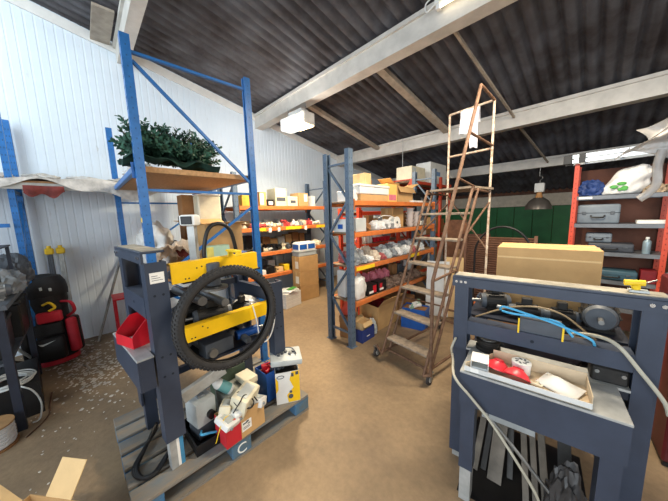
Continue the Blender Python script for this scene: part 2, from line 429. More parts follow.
def rack(name, label, cat, loc, rz, L, D, H, levels, pm, bm_, dm, bh=.075, ends=(0, 1), pw=.075, pd=.062, deck=.02, brace='zig', beam_over=None, slot_step=.1, deck_thick=None, rearH=None):
    """uprights at x=0 and x=L, depth D towards +y (front at y=0), beams run along x"""
    r = thing(name, label, cat, loc, rz)
    for e in ends:
        x = e*L
        for k, y in enumerate((pd/2, D-pd/2)):
            p = slotted(rearH if (rearH and e == 1) else H, pw, pd, 'frl').build('upright', [pm, SLOTB if pm == STEELBLUE else SLOTR if pm == REDOR else SLOTG], r, loc=(x, y, 0), rz=0 if k == 0 else PI)
            MB().bx(-pw*.7, pw*.7, -pd*.8, pd*.8, 0, .006).build('foot_plate', pm, p)
        zs = [q for q in brace if not (rearH and e == 1 and max(q[1], q[3]) > 2.0)]
        for (ya, za, yb, zb) in zs:
            b = MB(); b.bar((x, pd+.002+(D-2*pd-.004)*ya, za), (x, pd+.002+(D-2*pd-.004)*yb, zb), .028, .022); b.build('brace', pm, r)
    for z in levels:
        for y, nm in ((-.012, 'f'), (D+.012-.04, 'b')):
            b = MB()
            b.bx(pw/2+.003, L-pw/2-.003, y, y+.04, z-bh, z-.02*0, bevel=.006)
            for xx in (pw/2+.003, L-pw/2-.003-.006): b.bx(xx, xx+.006, y-.003, y+.05, z-bh-.05, z+.02)
            b.build('beam', bm_, r)
        MB().bx(pw/2+.012, L-pw/2-.012, .031, D-.031, z-deck, z-.001, bevel=.003).build('shelf', dm, r)
    return r
def zig(H, n, z0=.15, horiz=True):
    out = []; st = (H-z0*1.6)/n
    for i in range(n):
        a, c = (0, 1) if i % 2 == 0 else (1, 0)
        out.append((a, z0+i*st+.02, c, z0+(i+1)*st-.02))
    if horiz: out += [(0, z0-.03, 1, z0-.03), (0, z0+n*st+.02, 1, z0+n*st+.02)]
    return out
# tall blue pallet rack: frames at x=-2.5 and x=-4.5
BR = rack('pallet_rack', 'tall bright blue pallet rack whose posts rise highest above the left machine', 'rack', (-2.62, 1.385, 0), PI, 1.95, 1.03, 3.05, (1.15, 2.10), STEELBLUE, STEELBLUE, CHIP, bh=.055, pw=.062, pd=.062, deck=.05, brace=[(1, 2.94, 0, 2.94), (1, 2.88, 0, 2.02), (0, 1.90, 1, 1.90), (0, 1.76, 1, 1.13), (1, 1.05, 0, .35), (0, .25, 1, .25)], rearH=2.86)
for x_ in (0,):
    MB().box((x_, 1.03-.031, 1.655), (.045, .07, .05), bevel=.01).build('safety_clip', YELP, BR)['label'] = 'yellow clip on the blue post'
# grey-blue rack with orange beams in the middle of the floor
MR = rack('storage_rack', 'grey-blue storage rack with orange beams standing behind the rolling ladder', 'rack', (-2.03, 2.27, 0), PI/2, 2.2, .43, 2.40, (.57, 1.02, 1.44, 1.82), GREYBLUE, ORANGE, DUSTY, bh=.06, brace=zig(2.35, 5, .2))
for y0, y1, z in ((.06, .42, 1.02), (1.3, 1.62, 1.02)):
    MB().bx(y0, y1, -.0155, -.0125, z-.052, z-.006).build('shelf_label', LABELY, MR)['label'] = 'yellow label strip on the orange beam'
# orange-beamed rack along the white wall
WR = rack('storage_rack', 'long rack with orange beams set against the white wall behind the cartons', 'rack', (-4.2, 1.86, 0), PI/2, 2.02, .68, 2.40, (.60, 1.02, 1.47, 1.855), GREYBLUE, ORANGE, DUSTY, bh=.07, brace=zig(2.35, 4, .2))
for y0, y1 in ((.28, .50), (.93, 1.30), (1.70, 1.95)):
    MB().bx(y0, y1, -.0165, -.0125, 1.405, 1.462).build('shelf_label', LABELY, WR)['label'] = 'yellow label strip on the shelf edge'
for y0, y1 in ((.56, .62), (1.38, 1.44), (.75, .80)):
    MB().bx(y0, y1, -.0165, -.0125, 1.38, 1.462).build('price_card', PAPER, WR)['label'] = 'small white card on the shelf edge'
# red-posted rack back to back with the grey-blue one
RR = rack('storage_rack', 'low rack with red-orange posts behind the grey-blue rack, seen through its shelves', 'rack', (-2.56, 3.06, 0), PI/2, 1.48, .45, 1.76, (.45, 1.18, 1.70), REDOR, REDOR, DUSTY, bh=.06, brace=zig(1.7, 3, .2), pw=.06, pd=.05)
post_mb(1.62, .06, .05).build('upright', REDOR, RR, loc=(1.0, -.045, 0))
RR2 = rack('storage_rack', 'taller red-posted rack behind the far post of the grey-blue rack, boxes on top', 'rack', (-2.56, 4.64, 0), PI/2, 1.82, .45, 2.31, (.45, 1.18, 2.28), REDOR, REDOR, DUSTY, bh=.06, brace=zig(2.4, 4, .2), pw=.06, pd=.05)
post_mb(2.42, .06, .05).build('upright', REDOR, RR2, loc=(1.14, -.045, 0))
# shelving unit with red post and grey shelves at the right
SR = thing('shelving_unit', 'red-posted shelving unit with grey shelves and brown back at the right', 'shelving', (-.24, 4.5, 0), 0)
for x, y in ((0, 0), (.76, 0), (0, .40), (.76, .40)):
    b = MB(); b.bx(x-.022, x+.022, y-.018, y-.014, 0, 2.2); b.bx(x-.022 if x == 0 else x+.018, x-.018 if x == 0 else x+.022, y-.0138, y+.03, 0, 2.2)
    b.mi = 1; z = .1
    while z < 2.15: b.box((x, y-.0184, z), (.008, .001, .014)); z += .06
    b.build('post', [REDOR, SLOTR], SR)
for z in (.45, .78, 1.12, 1.46, 1.80):
    b = MB(); b.bx(-.012, .772, -.0125, .42, z-.006, z); b.bx(-.012, .772, -.0125, -.0105, z-.045, z-.0062); b.bx(-.012, .772, .418, .42, z-.045, z-.0062)
    b.build('shelf', DECKG, SR)
MB().bx(-.02, .78, .431, .44, .05, 2.15).build('back_panel', mat('back_panel_brown', (116, 74, 58), .75, var=.18, scale=4), SR)
MB().bx(.04, .16, -.0145, -.0127, 1.765, 1.79).build('shelf_label', PAPER, SR)
# long shelf on the white wall at the far left, its blue post
LR = thing('wall_shelf_rack', 'blue-posted rack at the left edge carrying the long sheeted plank', 'rack', (-4.4, -.5, 0))
for y in (0, -1.6):
    for x in (0, -.5):
        slotted(2.85, .05, .05, 'fr').build('upright', [STEELBLUE, SLOTB], LR, loc=(x, y, 0), rz=PI/2)
    MB().bar((-.04, y, 2.0), (-.46, y, 2.0), .03, .04).build('brace', STEELBLUE, LR); MB().bar((-.04, y, 1.2), (-.46, y, 1.9), .03, .03).build('brace', STEELBLUE, LR)
MB().bx(.048, .09, -1.7, .95, 2.02, 2.09).build('beam', STEELL, LR)
MB().bx(-.55, .0475+.0445, -1.7, .93, 2.091, 2.112).build('shelf', PLANK, LR)
MB().bx(.05, .085, -1.7, -.045, 1.62, 1.66).build('beam', STEELBLUE, LR)
# low bench shelf at the left edge that carries the grey clutter
LB = thing('bench_shelf', 'dark low bench shelf heaped with grey scrap at the left edge', 'bench', (-3.70, -.95, 0))
MB().bx(-.58, .62, -.9, .47, 1.01, 1.045).build('worktop', DGREY, LB)
for x in (-.5, .56):
    for y in (-.85, .42): MB().bx(x-.025, x+.025, y-.025, y+.025, 0, 1.009).build('leg', NAVYD, LB)
MB().bx(-.47, .53, -.84, .42, .55, .57).build('lower_shelf', DGREY, LB)
# ================================================================== machines, pallet, ladder
def machine(name, label, loc, rz, zt, zc0, zc1, ztb, zs, tape, td=.25, W=.80, tx=.085, side=True, cd=.125):
    """steel machine frame: local x across the front, y from the front to the back, z from its base"""
    m = thing(name, label, 'machine', loc, rz)
    for x in (0, W):
        for y, h in ((0, zt-.065), (.80, zt-.35)):
            b = MB(); s = 1 if x == 0 else -1
            b.bx(x, x+s*.012, y, y+cd, zs, h); b.bx(x+s*.0121, x+s*.078, y, y+.012, zs, h); b.bx(x+s*.0121, x+s*.078, y+cd-.012, y+cd, zs, h)
            b.mi = 1
            for z in (zc1+.02, zc1-.34, zc1-.46):
                for dy in (cd*.3, cd*.7): b.cyl((x-s*.0005, y+dy, z), (x-s*.0015, y+dy, z), .007, n=10)
            b.build('column', [NAVY, SLOT], m)
            b = MB(); b.bx(x+s*.016, x+s*.07, y+.016, y+cd-.016, 0, zs+.15); dk_ = (x == 0 and not side); f = b.build('foot', NAVY if dk_ else STEELL, m)
            if dk_: continue
            f['label'] = 'pale inner foot tube below the dark column'
            b = MB(); b.bx(x+s*.0155, x+s*.0145, y+cd*.50, y+cd*.64, .005, zs-.005); b.build('stripe', PAPER, f)
            b = MB(); b.bx(x+s*.0155, x+s*.0145, y+cd*.645, y+cd*.85, .005, zs-.005); b.build('stripe', tape, f)
    # top beam with its bolts
    b = MB(); b.bx(-.012, W+.012, -.014, .10, zt-.012, zt, bevel=.003); b.bx(-.012, W+.012, -.014, -.002, zt-.065, zt-.0122); tb = b.build('top_beam', NAVY, m)
    MB().bx(.0, W, .0, .098, zt+.0002, zt+.0032).build('dust_film', mat('beam_dust', (170, 164, 150), .9, var=.2), tb)
    for x in (.012, .038, .062, W-.055, W-.02): MB().cyl((x, -.0142, zt-.034), (x, -.0205, zt-.034), .0085, n=10).build('bolt', CHROME, tb)
    # mid cross beam
    b = MB(); b.bx(.079, W-.079, -.002, .01, zc0, zc1); b.bx(.079, W-.079, .0102, .085, zc1-.01, zc1); cb = b.build('cross_beam', NAVY, m)
    MB().cyl((W*.47, -.0022, (zc0+zc1)/2), (W*.47, -.0032, (zc0+zc1)/2), .009, n=10).build('bolt_hole', SLOT, cb)
    # table with a deep apron
    b = MB(); x0, x1 = tx, W-tx-(.018 if side else 0)
    b.bx(x0, x1, -td, -td+.012, ztb-.19, ztb-.012); b.bx(x0, x0+.012, -td+.0122, -.01, ztb-.19, ztb-.012); b.bx(x1-.012, x1, -td+.0122, -.01, ztb-.19, ztb-.012)
    b.build('table_apron', NAVY, m)
    b = MB(); b.bx(x0-.002, x1+.002, -td-.002, -.006, ztb-.0118, ztb, bevel=.002); b.bx(.0785, W-.0785, -.0059, .12, ztb-.0118, ztb); b.build('table_top', STEELL, m)
    MB().bx(.0785, W-.0785, .0125, .12, ztb-.06, ztb-.02).build('table_support', NAVYD, m)
    for x in ((x0+.012, x1-.012) if side else ()):
        s = 1 if x < .4 else -1
        MB().bx(x-s*.006, x+s*.062, -td+.02, min(-td+.11, -.004), zs+.16, ztb-.191).build('lower_leg', NAVY, m)
        f = MB().bx(x, x+s*.056, -td+.025, min(-td+.105, -.006), 0, zs+.159).build('foot', STEELL, m); f['label'] = 'pale foot tube under the table'
    for x in ((.03, W-.03) if side else (.03,)):
        MB().bx(x-.02, x+.02, .126, .799, .20+zs*.5, .25+zs*.5).build('base_rail', NAVYD, m)
        MB().bx(x-.02, x+.02, .126, .799, zt-.42, zt-.37).build('side_rail', NAVYD, m)
    MB().bx(.079, W-.079, .80, .84, zt-.50, zt-.40).build('rear_beam', NAVY, m)
    return m
BT = mat('blue_stripe', (70, 140, 180), .5)
LM = machine('machine_frame', 'dark steel machine frame on the blue pallet with yellow arms and a tyre', (-2.240, .150, .142), math.radians(6.0), 1.345, .955, 1.075, .765, .20, BT, .085, .57, .0, False, .105)
for z0, z1, x, ye in ((1.135, 1.255, .57, .70), (.755, .85, .57, .79)):
    b = MB(); s = -1 if x > .4 else 1
    b.bx(x+s*.014, x+s*.022, .126, ye, z0, z1); b.bx(x+s*.0222, x+s*.07, .126, ye, z1-.008, z1)
    b.mi = 1
    for y_, z_ in ((.20, z0+.02), (.22, z0+.02), (.27, z0+.075), (.3, z1-.04)): b.cyl((x+s*.0139, y_, z_), (x+s*.0129, y_, z_), .005, n=8)
    b.build('yellow_arm', [YEL, SLOT], LM)['label'] = 'yellow arm running back from the column'
pl = MB().bx(.5702, .5712, .018, .088, 1.165, 1.225).build('data_plate', PAPER, LM); pl['label'] = 'pale rating plate on the column'
b = MB()
for i in range(3): b.bx(.5713, .5717, .026, .080-.012*i, 1.18+.012*i, 1.183+.012*i)
b.build('print', DGREY, pl)
RM = machine('machine_frame', 'dark steel machine frame standing at the right with a big carton behind its beam', (-.60, 1.63, 0), math.radians(7.5), 1.262, .897, .982, .808, .05, STEELL, .28, .848, .105)
for x in (.335, .52): MB().bx(x-.004, x+.004, -.0045, -.0025, .975, 1.06).build('corner_tape', YELP, RM)['label'] = 'yellow corner tape'
MB().bx(.339, .516, .0104, .085, .976, 1.055).build('control_box', DGREY, RM)
MB().bx(.06, .79, .2, .72, .945, .957).build('machine_deck', NAVYD, RM); MB().bx(.22, .62, .46, .70, .9572, .999).build('support_block', NAVYD, RM)
MB().bx(.06, .745, .13, .72, .60, .612).build('machine_deck', NAVYD, RM)
MB().bx(.06, .515, .2, .75, .735, .747).build('machine_deck', NAVYD, LM)
MB().bx(.06, .515, .2, .75, 1.115, 1.127).build('machine_deck', NAVYD, LM)
MB().bx(.06, .515, .2, .75, .55, .562).build('machine_deck', NAVYD, LM)
# things bolted in the machines --------------------------------------------------
def motor(name, label, loc, rz, r, L, parent=None, col=DARK, group=None):
    t = thing(name, label, 'motor', loc, rz, group)
    b = MB(); b.cyl((-L/2, 0, r+.02), (L/2, 0, r+.02), r, n=24)
    for k in range(14):
        a = PI*2*k/14; b.box((0, (r+.004)*math.cos(a), r+.02+(r+.004)*math.sin(a)), (L*.8, .004, .012), M=RX(a-PI/2))
    b.build('motor_body', col, t)
    MB().cyl((L/2, 0, r+.02), (L/2+.03, 0, r+.02), r*.96, r*.75, n=24).build('end_cap', DGREY, t); MB().cyl((-L/2-.025, 0, r+.02), (-L/2, 0, r+.02), r*.8, r*.96, n=24).build('end_cap', DGREY, t)
    MB().cyl((-L/2-.09, 0, r+.02), (-L/2-.025, 0, r+.02), .012, n=12).build('shaft', STEEL, t)
    MB().bx(-L*.3, L*.3, -r*.9, r*.9, 0, .018).build('base_foot', col, t)
    MB().box((0, 0, 2*r+.045), (L*.4, r, .05), bevel=.006).build('terminal_box', col, t)
    return t
def lw(m, x, y, z):
    """world point of a machine-local point"""
    mat4 = Matrix.Translation(m.location) @ RZ(m.rotation_euler.z); return mat4 @ Vector((x, y, z))
lrz = LM.rotation_euler.z; rrz = RM.rotation_euler.z
motor('electric_motor', 'dark upper electric motor seen through the tyre on the left machine', lw(LM, 0.370, .42, .748), lrz+1.35, .055, .2)
motor('electric_motor', 'dark motor nearest the tyre rim inside the left machine', lw(LM, 0.430, .62, .748), lrz+.3, .05, .10)
motor('electric_motor', 'greasy motor behind the left post inside the left machine', lw(LM, 0.190, .35, .748), lrz+1.3, .06, .2)
motor('electric_motor', 'black motor under the top beam at the right end of the right machine', lw(RM, .69, .34, .958), rrz+1.5, .075, .16)
motor('electric_motor', 'greasy black motor behind the left column of the right machine', lw(RM, .18, .34, .958), rrz+.4, .055, .12)
motor('electric_motor', 'small dark motor below the cross beam of the right machine', lw(RM, .17, .26, .613), rrz+.3, .07, .12)
motor('electric_motor', 'dark gear motor under the cross beam near the right column', lw(RM, .70, .28, .613), rrz+1.2, .075, .16)
motor('electric_motor', 'low dark motor in front of the big tan carton, left of the control box', lw(RM, .36, .30, .958), rrz+.1, .035, .14)
motor('electric_motor', 'low dark motor in front of the big tan carton, right of the control box', lw(RM, .53, .32, .958), rrz+.2, .035, .12)
fw = thing('flywheel', 'dark pulley wheel behind the small white box under the cross beam', 'wheel', lw(RM, .19, .05, .8082), rrz)
MB().lathe([(0, 0), (.066, 0), (.066, .022), (.056, .028), (.056, .044), (.066, .05), (.066, .066), (.03, .068), (0, .068)], n=28).build('pulley', DARK, fw); MB().lathe([(0, .0682), (.05, .0682), (.05, .074), (0, .074)], n=24).build('worn_cap', STEEL, fw)
gbx = thing('gearbox', 'dark gearbox with steel bolts on the table behind the cardboard tray', 'gearbox', lw(RM, .70, .055, .8082), rrz)
MB().box((0, 0, .04), (.13, .09, .08), bevel=.008).build('gear_case', DARK, gbx)
for x in (-.045, .045): MB().cyl((x, -.0455, .055), (x, -.055, .055), .009, n=10).build('bolt', STEEL, gbx)
# rollers and brackets of the left machine
for i, (y, z, r_) in enumerate(((.30, .98, .03), (.45, .93, .028), (.34, .60, .03))):
    b = MB(); b.cyl((.05, y, z), (.52, y, z), r_, n=16); b.build('roller', STEEL, LM)
b = MB(); b.lathe([(0, 0), (.042, 0), (.045, .01), (.045, .145), (.03, .15), (0, .15)], (.545, .37, 1.08), n=20); ram = b.build('ram_cylinder', DGREY, LM)
MB().lathe([(.05, 0), (.085, .004), (.085, .018), (.05, .02)], (.545, .37, 1.05), n=24).build('ram_flange', STEEL, ram)
# yellow hook that carries the tyre
b = MB(); b.bx(.53, .67, .475, .515, 1.286, 1.30, bevel=.003); b.bx(.655, .67, .475, .515, 1.262, 1.2858, bevel=.003); b.bx(.55, .565, .478, .512, 1.2552, 1.2858); b.build('yellow_hook', YELP, LM)
# read-out on its column
dro = thing('digital_readout', 'black and white read-out head on a silver column above the left machine', 'gauge', lw(LM, 0.390, .33, 1.128), lrz+.5)
MB().bx(-.05, .05, -.035, .035, 0, .012).build('stand_foot', DARK, dro)
MB().bx(-.022, .022, -.012, .012, .0122, .30).build('column', STEELL, dro)
dro.scale = (1.2, 1.2, 1.12)
b = MB(); b.box((0, -.01, .335), (.10, .055, .065), bevel=.014, seg=2); h = b.build('read_out_head', WHITE, dro)
MB().box((.003, -.0402, .335), (.068, .006, .046), bevel=.002).build('screen', BLACK, h)
MB().box((-.047, -.01, .335), (.012, .05, .05), bevel=.004).build('side_cap', BLACK, h)
# black hose arching over the left machine
b = MB(); b.tube(smoothpts([lw(LM, 0.470, .36, 1.14), lw(LM, 0.470, .36, 1.30), lw(LM, 0.470, .40, 1.44), lw(LM, 0.470, .48, 1.475), lw(LM, 0.470, .555, 1.42), lw(LM, 0.470, .59, 1.25), lw(LM, 0.470, .60, 1.14)]), .013, n=10)
tag(b.build('hydraulic_hose', BLACK), 'black hose arching over the yellow arm behind the tyre', 'hose')
# tyre --------------------------------------------------------------
R0 = .302; tc = Vector((-1.60, .615, 1.025))
ty = thing('bicycle_tyre', 'knobbly black mountain bike tyre hanging on the left machine', 'tyre', tc, rot=(0, 0, math.radians(3)))
b = MB(); n = 96; prof = [(.029*math.cos(a), .029*math.sin(a)) for a in [math.radians(d) for d in range(-145, 146, 20)]]
prof = prof+[(x*.84, z*.84) for x, z in prof[::-1]]
rings = []
for i in range(n):
    a = 2*PI*i/n; rings.append([b.bm.verts.new((z_, (R0+x_)*math.cos(a), (R0+x_)*math.sin(a))) for x_, z_ in prof])
for i in range(n):
    A, B = rings[i], rings[(i+1) % n]
    for k in range(len(prof)): b.bm.faces.new((A[k], A[(k+1) % len(prof)], B[(k+1) % len(prof)], B[k]))
for i in range(84):
    for j, ph in enumerate((-62, -32, 0, 32, 62)):
        a = 2*PI*(i+(.5 if j % 2 else 0))/84; p = math.radians(ph); rr = .0305
        er = Vector((0, math.cos(a), math.sin(a))); ex = Vector((1, 0, 0)); et = Vector((0, -math.sin(a), math.cos(a)))
        nn = er*math.cos(p)+ex*math.sin(p); ss = ex*math.cos(p)-er*math.sin(p)
        M = Matrix((et, ss, nn)).transposed().to_4x4()
        b.box(er*R0+nn*rr, (.011, .010, .006), M=M)
b.build('tyre_casing', RUBBER, ty, smooth=40)
b = MB()
for s in (-1, 1): b.tube([(s*.017, (R0-.024)*math.cos(2*PI*i/64), (R0-.024)*math.sin(2*PI*i/64)) for i in range(64)], .004, n=6, closed=True)
b.build('bead', BLACK, ty)
# pallet ------------------------------------------------------------
pa = thing('pallet', 'worn blue wooden pallet under the left machine', 'pallet', (-1.60, .02, 0), math.radians(1.2))
PD, PL = .9, 1.2       # local x goes to -0.9, y to 1.2
for x0, x1 in ((-.125, 0), (-.275, -.155), (-.43, -.31), (-.585, -.465), (-.74, -.62), (-.9, -.775)):
    MB().bx(x0, x1, 0, PL, .120, .141, bevel=.002).build('deck_board', PALWORN, pa)
for y0 in (0, .53, 1.06): MB().bx(-.9, 0, y0, y0+.14, .102, .1198).build('stringer_board', PALBLUE, pa)
bl = {}
for x0 in (-.9, -.515, -.13):
    for y0 in (0, .53, 1.06): bl[(x0, y0)] = MB().bx(x0, x0+.13, y0, y0+.14, .0182, .1018, bevel=.004).build('block', PALBLUE, pa)
for x0 in (-.9, -.5, -.10): MB().bx(x0, x0+.10, 0, PL, 0, .018).build('bottom_board', PALWORN, pa)
STENCIL = mat('stencil_white', (232, 234, 230), .7, var=.05)
FM = Matrix(((0, 0, 1, .0006), (1, 0, 0, 0), (0, 1, 0, .062), (0, 0, 0, 1)))
text('stencil_letter', 'C', .105, TR(0, .60, 0) @ FM, STENCIL, bl[(-.13, .53)])
text('stencil_letter', 'er', .075, TR(0, .085, 0) @ FM, STENCIL, bl[(-.13, 0)])
# ladder ------------------------------------------------------------
la = thing('rolling_ladder', 'rusty brown rolling platform ladder on castors in the middle', 'ladder', (0, 0, 0))
L0 = Vector((-1.558, 2.289, .285)); dv = Vector((.019, .113, .270)); wv = Vector((.519, -.069, 0)); wn = wv.normalized(); dn = Vector((.13, .99, 0)).normalized()
def lp_(i, s, off=0.0): return L0+dv*i+wv*s+dn*off
for i in range(6):
    c = lp_(i, .5, .055); b = MB()
    b.box(c, (wv.length-.03, .135, .024), rz=math.atan2(wn.y, wn.x), bevel=.003)
    b.build('step', TREAD, la)
c = lp_(6, .5, .27); b = MB(); b.box(c, (wv.length-.03, .50, .022), rz=math.atan2(wn.y, wn.x)); b.build('platform', TREAD, la)
top6 = 6.0
def rtube(name, pts, r=.014, m=RUST): return MB().tube(pts, r, n=10).build(name, m, la)
bot = -.62
for s in (0, 1):
    rtube('stringer', [lp_(bot, s), lp_(6.02, s)]); rtube('stringer', [lp_(bot, s, .12), lp_(5.95, s, .12)])
RB0, RB1 = Vector((-1.415, 3.47, 0)), Vector((-.905, 3.40, 0))
for s, P_ in ((0, RB0), (1, RB1)):
    rtube('rear_post', [P_+Vector((0, 0, .13)), P_+Vector((0, 0, 2.86))], .0125, RUSTW)
    rtube('side_rail', [lp_(bot, s)+Vector((0, 0, .02)), Vector((P_.x, P_.y, .14))])
    rtube('side_brace', [lp_(1.5, s, .12), Vector((P_.x, P_.y, .35))], .011)
    rtube('side_brace', [lp_(4.2, s, .12), Vector((P_.x, P_.y, 1.75))], .011)
    rtube('side_brace', [lp_(6, s, .02)-Vector((0, 0, .03)), Vector((P_.x, P_.y, 1.87))], .012)
for z in (2.35, 2.86): rtube('guard_rail', [RB0+Vector((0, 0, z)), RB1+Vector((0, 0, z))], .0125, RUSTW)
rtube('cross_brace', [RB0+Vector((0, 0, 1.86)), RB1+Vector((0, 0, 1.2))], .011)
rtube('cross_tube', [RB0+Vector((0, 0, .16)), RB1+Vector((0, 0, .16))], .012)
rtube('cross_tube', [lp_(bot, 0, .12), lp_(bot, 1, .12)])
# handrail of the near side
hb = Vector((-1.0, 2.19, 0)); h1 = hb+Vector((0, 0, 1.04)); h2 = Vector((-.925, 3.0, 2.90))
rtube('handrail', [hb+Vector((0, 0, .12)), h1, h2], .016)
rtube('handrail', [h2, RB1+Vector((0, 0, 2.86))], .014)
rtube('handrail_strut', [h1, lp_(2.9, 1, .10)], .012); rtube('handrail_strut', [h1+(h2-h1)*.74, RB1+Vector((0, 0, 2.38))], .013)
rtube('handrail_strut', [h1+(h2-h1)*.50, lp_(6, 1, .02)], .011)
rtube('base_tube', [hb+Vector((0, 0, .13)), lp_(bot, 1)], .014)
for p_ in (Vector((-1.70, 2.30, 0)), Vector((-1.03, 2.235, 0)), Vector((-1.46, 3.50, 0)), Vector((-.87, 3.43, 0))):
    c = MB(); c.cyl((p_.x-.012, p_.y, .055), (p_.x+.012, p_.y, .055), .055, n=22); wl = c.build('castor_wheel', mat('castor_rubber', (60, 56, 54), .7), la)
    MB().cyl((p_.x-.014, p_.y, .055), (p_.x+.014, p_.y, .055), .03, n=18).build('wheel_hub', WHITE, wl)
    b = MB(); b.bx(p_.x-.024, p_.x-.019, p_.y-.02, p_.y+.02, .04, .122); b.bx(p_.x+.019, p_.x+.024, p_.y-.02, p_.y+.02, .04, .122); b.bx(p_.x-.03, p_.x+.03, p_.y-.028, p_.y+.028, .1222, .13); b.build('castor_fork', STEEL, wl)
    q = lp_(bot, 0 if p_.x < -1.3 else 1) if p_.y < 3 else Vector((RB0 if p_.x < -1.2 else RB1))+Vector((0, 0, .14))
    rtube('castor_arm', [Vector((p_.x, p_.y, .135)), q], .014)
# white shirt hung over the ladder's guard rail
sh = MB()
def shirt(u, v):
    g0 = RB0+(RB1-RB0)*.27+Vector((0, 0, 2.876)); g1 = RB0+(RB1-RB0)*.70+Vector((0, 0, 2.876))
    p = g0+(g1-g0)*u; s = (v-.40)
    drop = abs(s)*(.80 if s > 0 else .45)
    drop *= (1.0 if u > .55 or s < 0 else .62)
    q = p+Vector((0, (.018+.02*abs(s))*(-1 if s > 0 else 1)+.022*math.sin(u*15+v*4)*min(1, abs(s)*6), -drop))
    q.z += -.0+.012*math.sin(u*11)*(abs(s) > .05); return q
sh.grid(shirt, 22, 20, .004)
tag(sh.build('white_shirt', CLOTHW, smooth=70), 'white shirt draped over the top guard rail of the ladder', 'shirt')
# ================================================================== generic goods
def carton(label, loc, size, rz=0, m=CARD, tape=True, flaps=None, name='carton', cat='box', group=None, panel=None, rot=None):
    """closed carton, or an open one when flaps gives the opening angles of its four flaps (front, back, left, right; None = no flap)"""
    w, d, h = size; t = thing(name, label, cat, loc, rz, group, rot)
    if flaps is None:
        b = MB(); b.box((0, 0, h/2), (w, d, h), bevel=min(.004, h*.08)); bo = b.build('carton_body', m, t)
        if tape:
            b = MB(); b.bx(-w/2, w/2, -.022, .022, h+.0002, h+.0010); b.bx(-w/2-.001, -w/2-.0002, -.022, .022, h*.72, h-.004); b.bx(w/2+.0002, w/2+.001, -.022, .022, h*.72, h-.004)
            b.build('tape', TAPE, t)
    else:
        k = .004; b = MB(); b.bx(-w/2, w/2, -d/2, d/2, 0, k)
        b.bx(-w/2, w/2, -d/2, -d/2+k, k+.0001, h); b.bx(-w/2, w/2, d/2-k, d/2, k+.0001, h); b.bx(-w/2, -w/2+k, -d/2+k+.0001, d/2-k-.0001, k+.0001, h); b.bx(w/2-k, w/2, -d/2+k+.0001, d/2-k-.0001, k+.0001, h)
        bo = b.build('carton_body', m, t)
        for i, a in enumerate(flaps):
            if a is None: continue
            L = (d if i < 2 else w)*.48; wd = (w if i < 2 else d)-.006
            b = MB(); b.bx(-wd/2, wd/2, 0, L, -k/2, k/2)
            M = {0: TR(0, -d/2, h) @ RZ(PI), 1: TR(0, d/2, h), 2: TR(-w/2, 0, h) @ RZ(PI/2), 3: TR(w/2, 0, h) @ RZ(-PI/2)}[i] @ RX(a)
            bmesh.ops.transform(b.bm, matrix=M, verts=b.bm.verts); b.build('flap', m, t)
    if panel:
        pm, fx0, fx1, fz0, fz1 = panel
        MB().bx(-w/2+w*fx0, -w/2+w*fx1, -d/2-.0012, -d/2-.0002, h*fz0, h*fz1).build('printed_panel', pm, t)
    return t
def span(pl, pr, pt, X, zb):
    """along a plane facing the aisle: middle Y, width and height of what spans those columns"""
    a, c = at(pl, pt, X=X), at(pr, pt, X=X); z = at((pl+pr)/2, pt, X=X).z
    return (a.y+c.y)/2, c.y-a.y, max(.01, z-zb)
def sbox(label, pl, pr, pt, X, zb, dep, m, cat='box', name='carton', group=None, panel=None, tape=False, rz=0):
    y, w_, h = span(pl, pr, pt, X, zb)
    return carton(label, (X-dep/2, y, zb+.001), (w_, dep, h), PI/2+rz, m, tape, name=name, cat=cat, group=group, panel=panel)
def packet(label, loc, size, m, seed=0, rz=0, group=None, name='packet', cat='packet', kind=None, parent=None, amp=.16, rot=None, crisp=26):
    b = MB(); b.blob((0, 0, 0), size, amp=amp*1.7, freq=2.6, seed=seed, sub=4, sharp=1.6)
    o = b.build(name, m, loc=loc, smooth=crisp)
    o.rotation_euler = rot if rot else (0, 0, rz)
    return tag(o, label, cat, group, kind)
def bottle(label, loc, h, r, m, capm, group=None, name='bottle', rot=None, band=None):
    t = thing(name, label, 'bottle', loc, group=group, rot=rot)
    MB().lathe([(0, 0), (r*.94, 0), (r, h*.03), (r, h*.68), (r*.92, h*.75), (r*.42, h*.84), (r*.38, h*.87), (0, h*.87)], n=20).build('bottle_body', m, t)
    MB().lathe([(0, 0), (r*.46, 0), (r*.46, h*.12), (r*.3, h*.13), (0, h*.13)], (0, 0, h*.872), n=16).build('cap', capm, t)
    if band: MB().lathe([(r+.0004, h*.15), (r+.0012, h*.15), (r+.0012, h*.6), (r+.0004, h*.6)], n=20).build('paper_label', band, t)
    return t
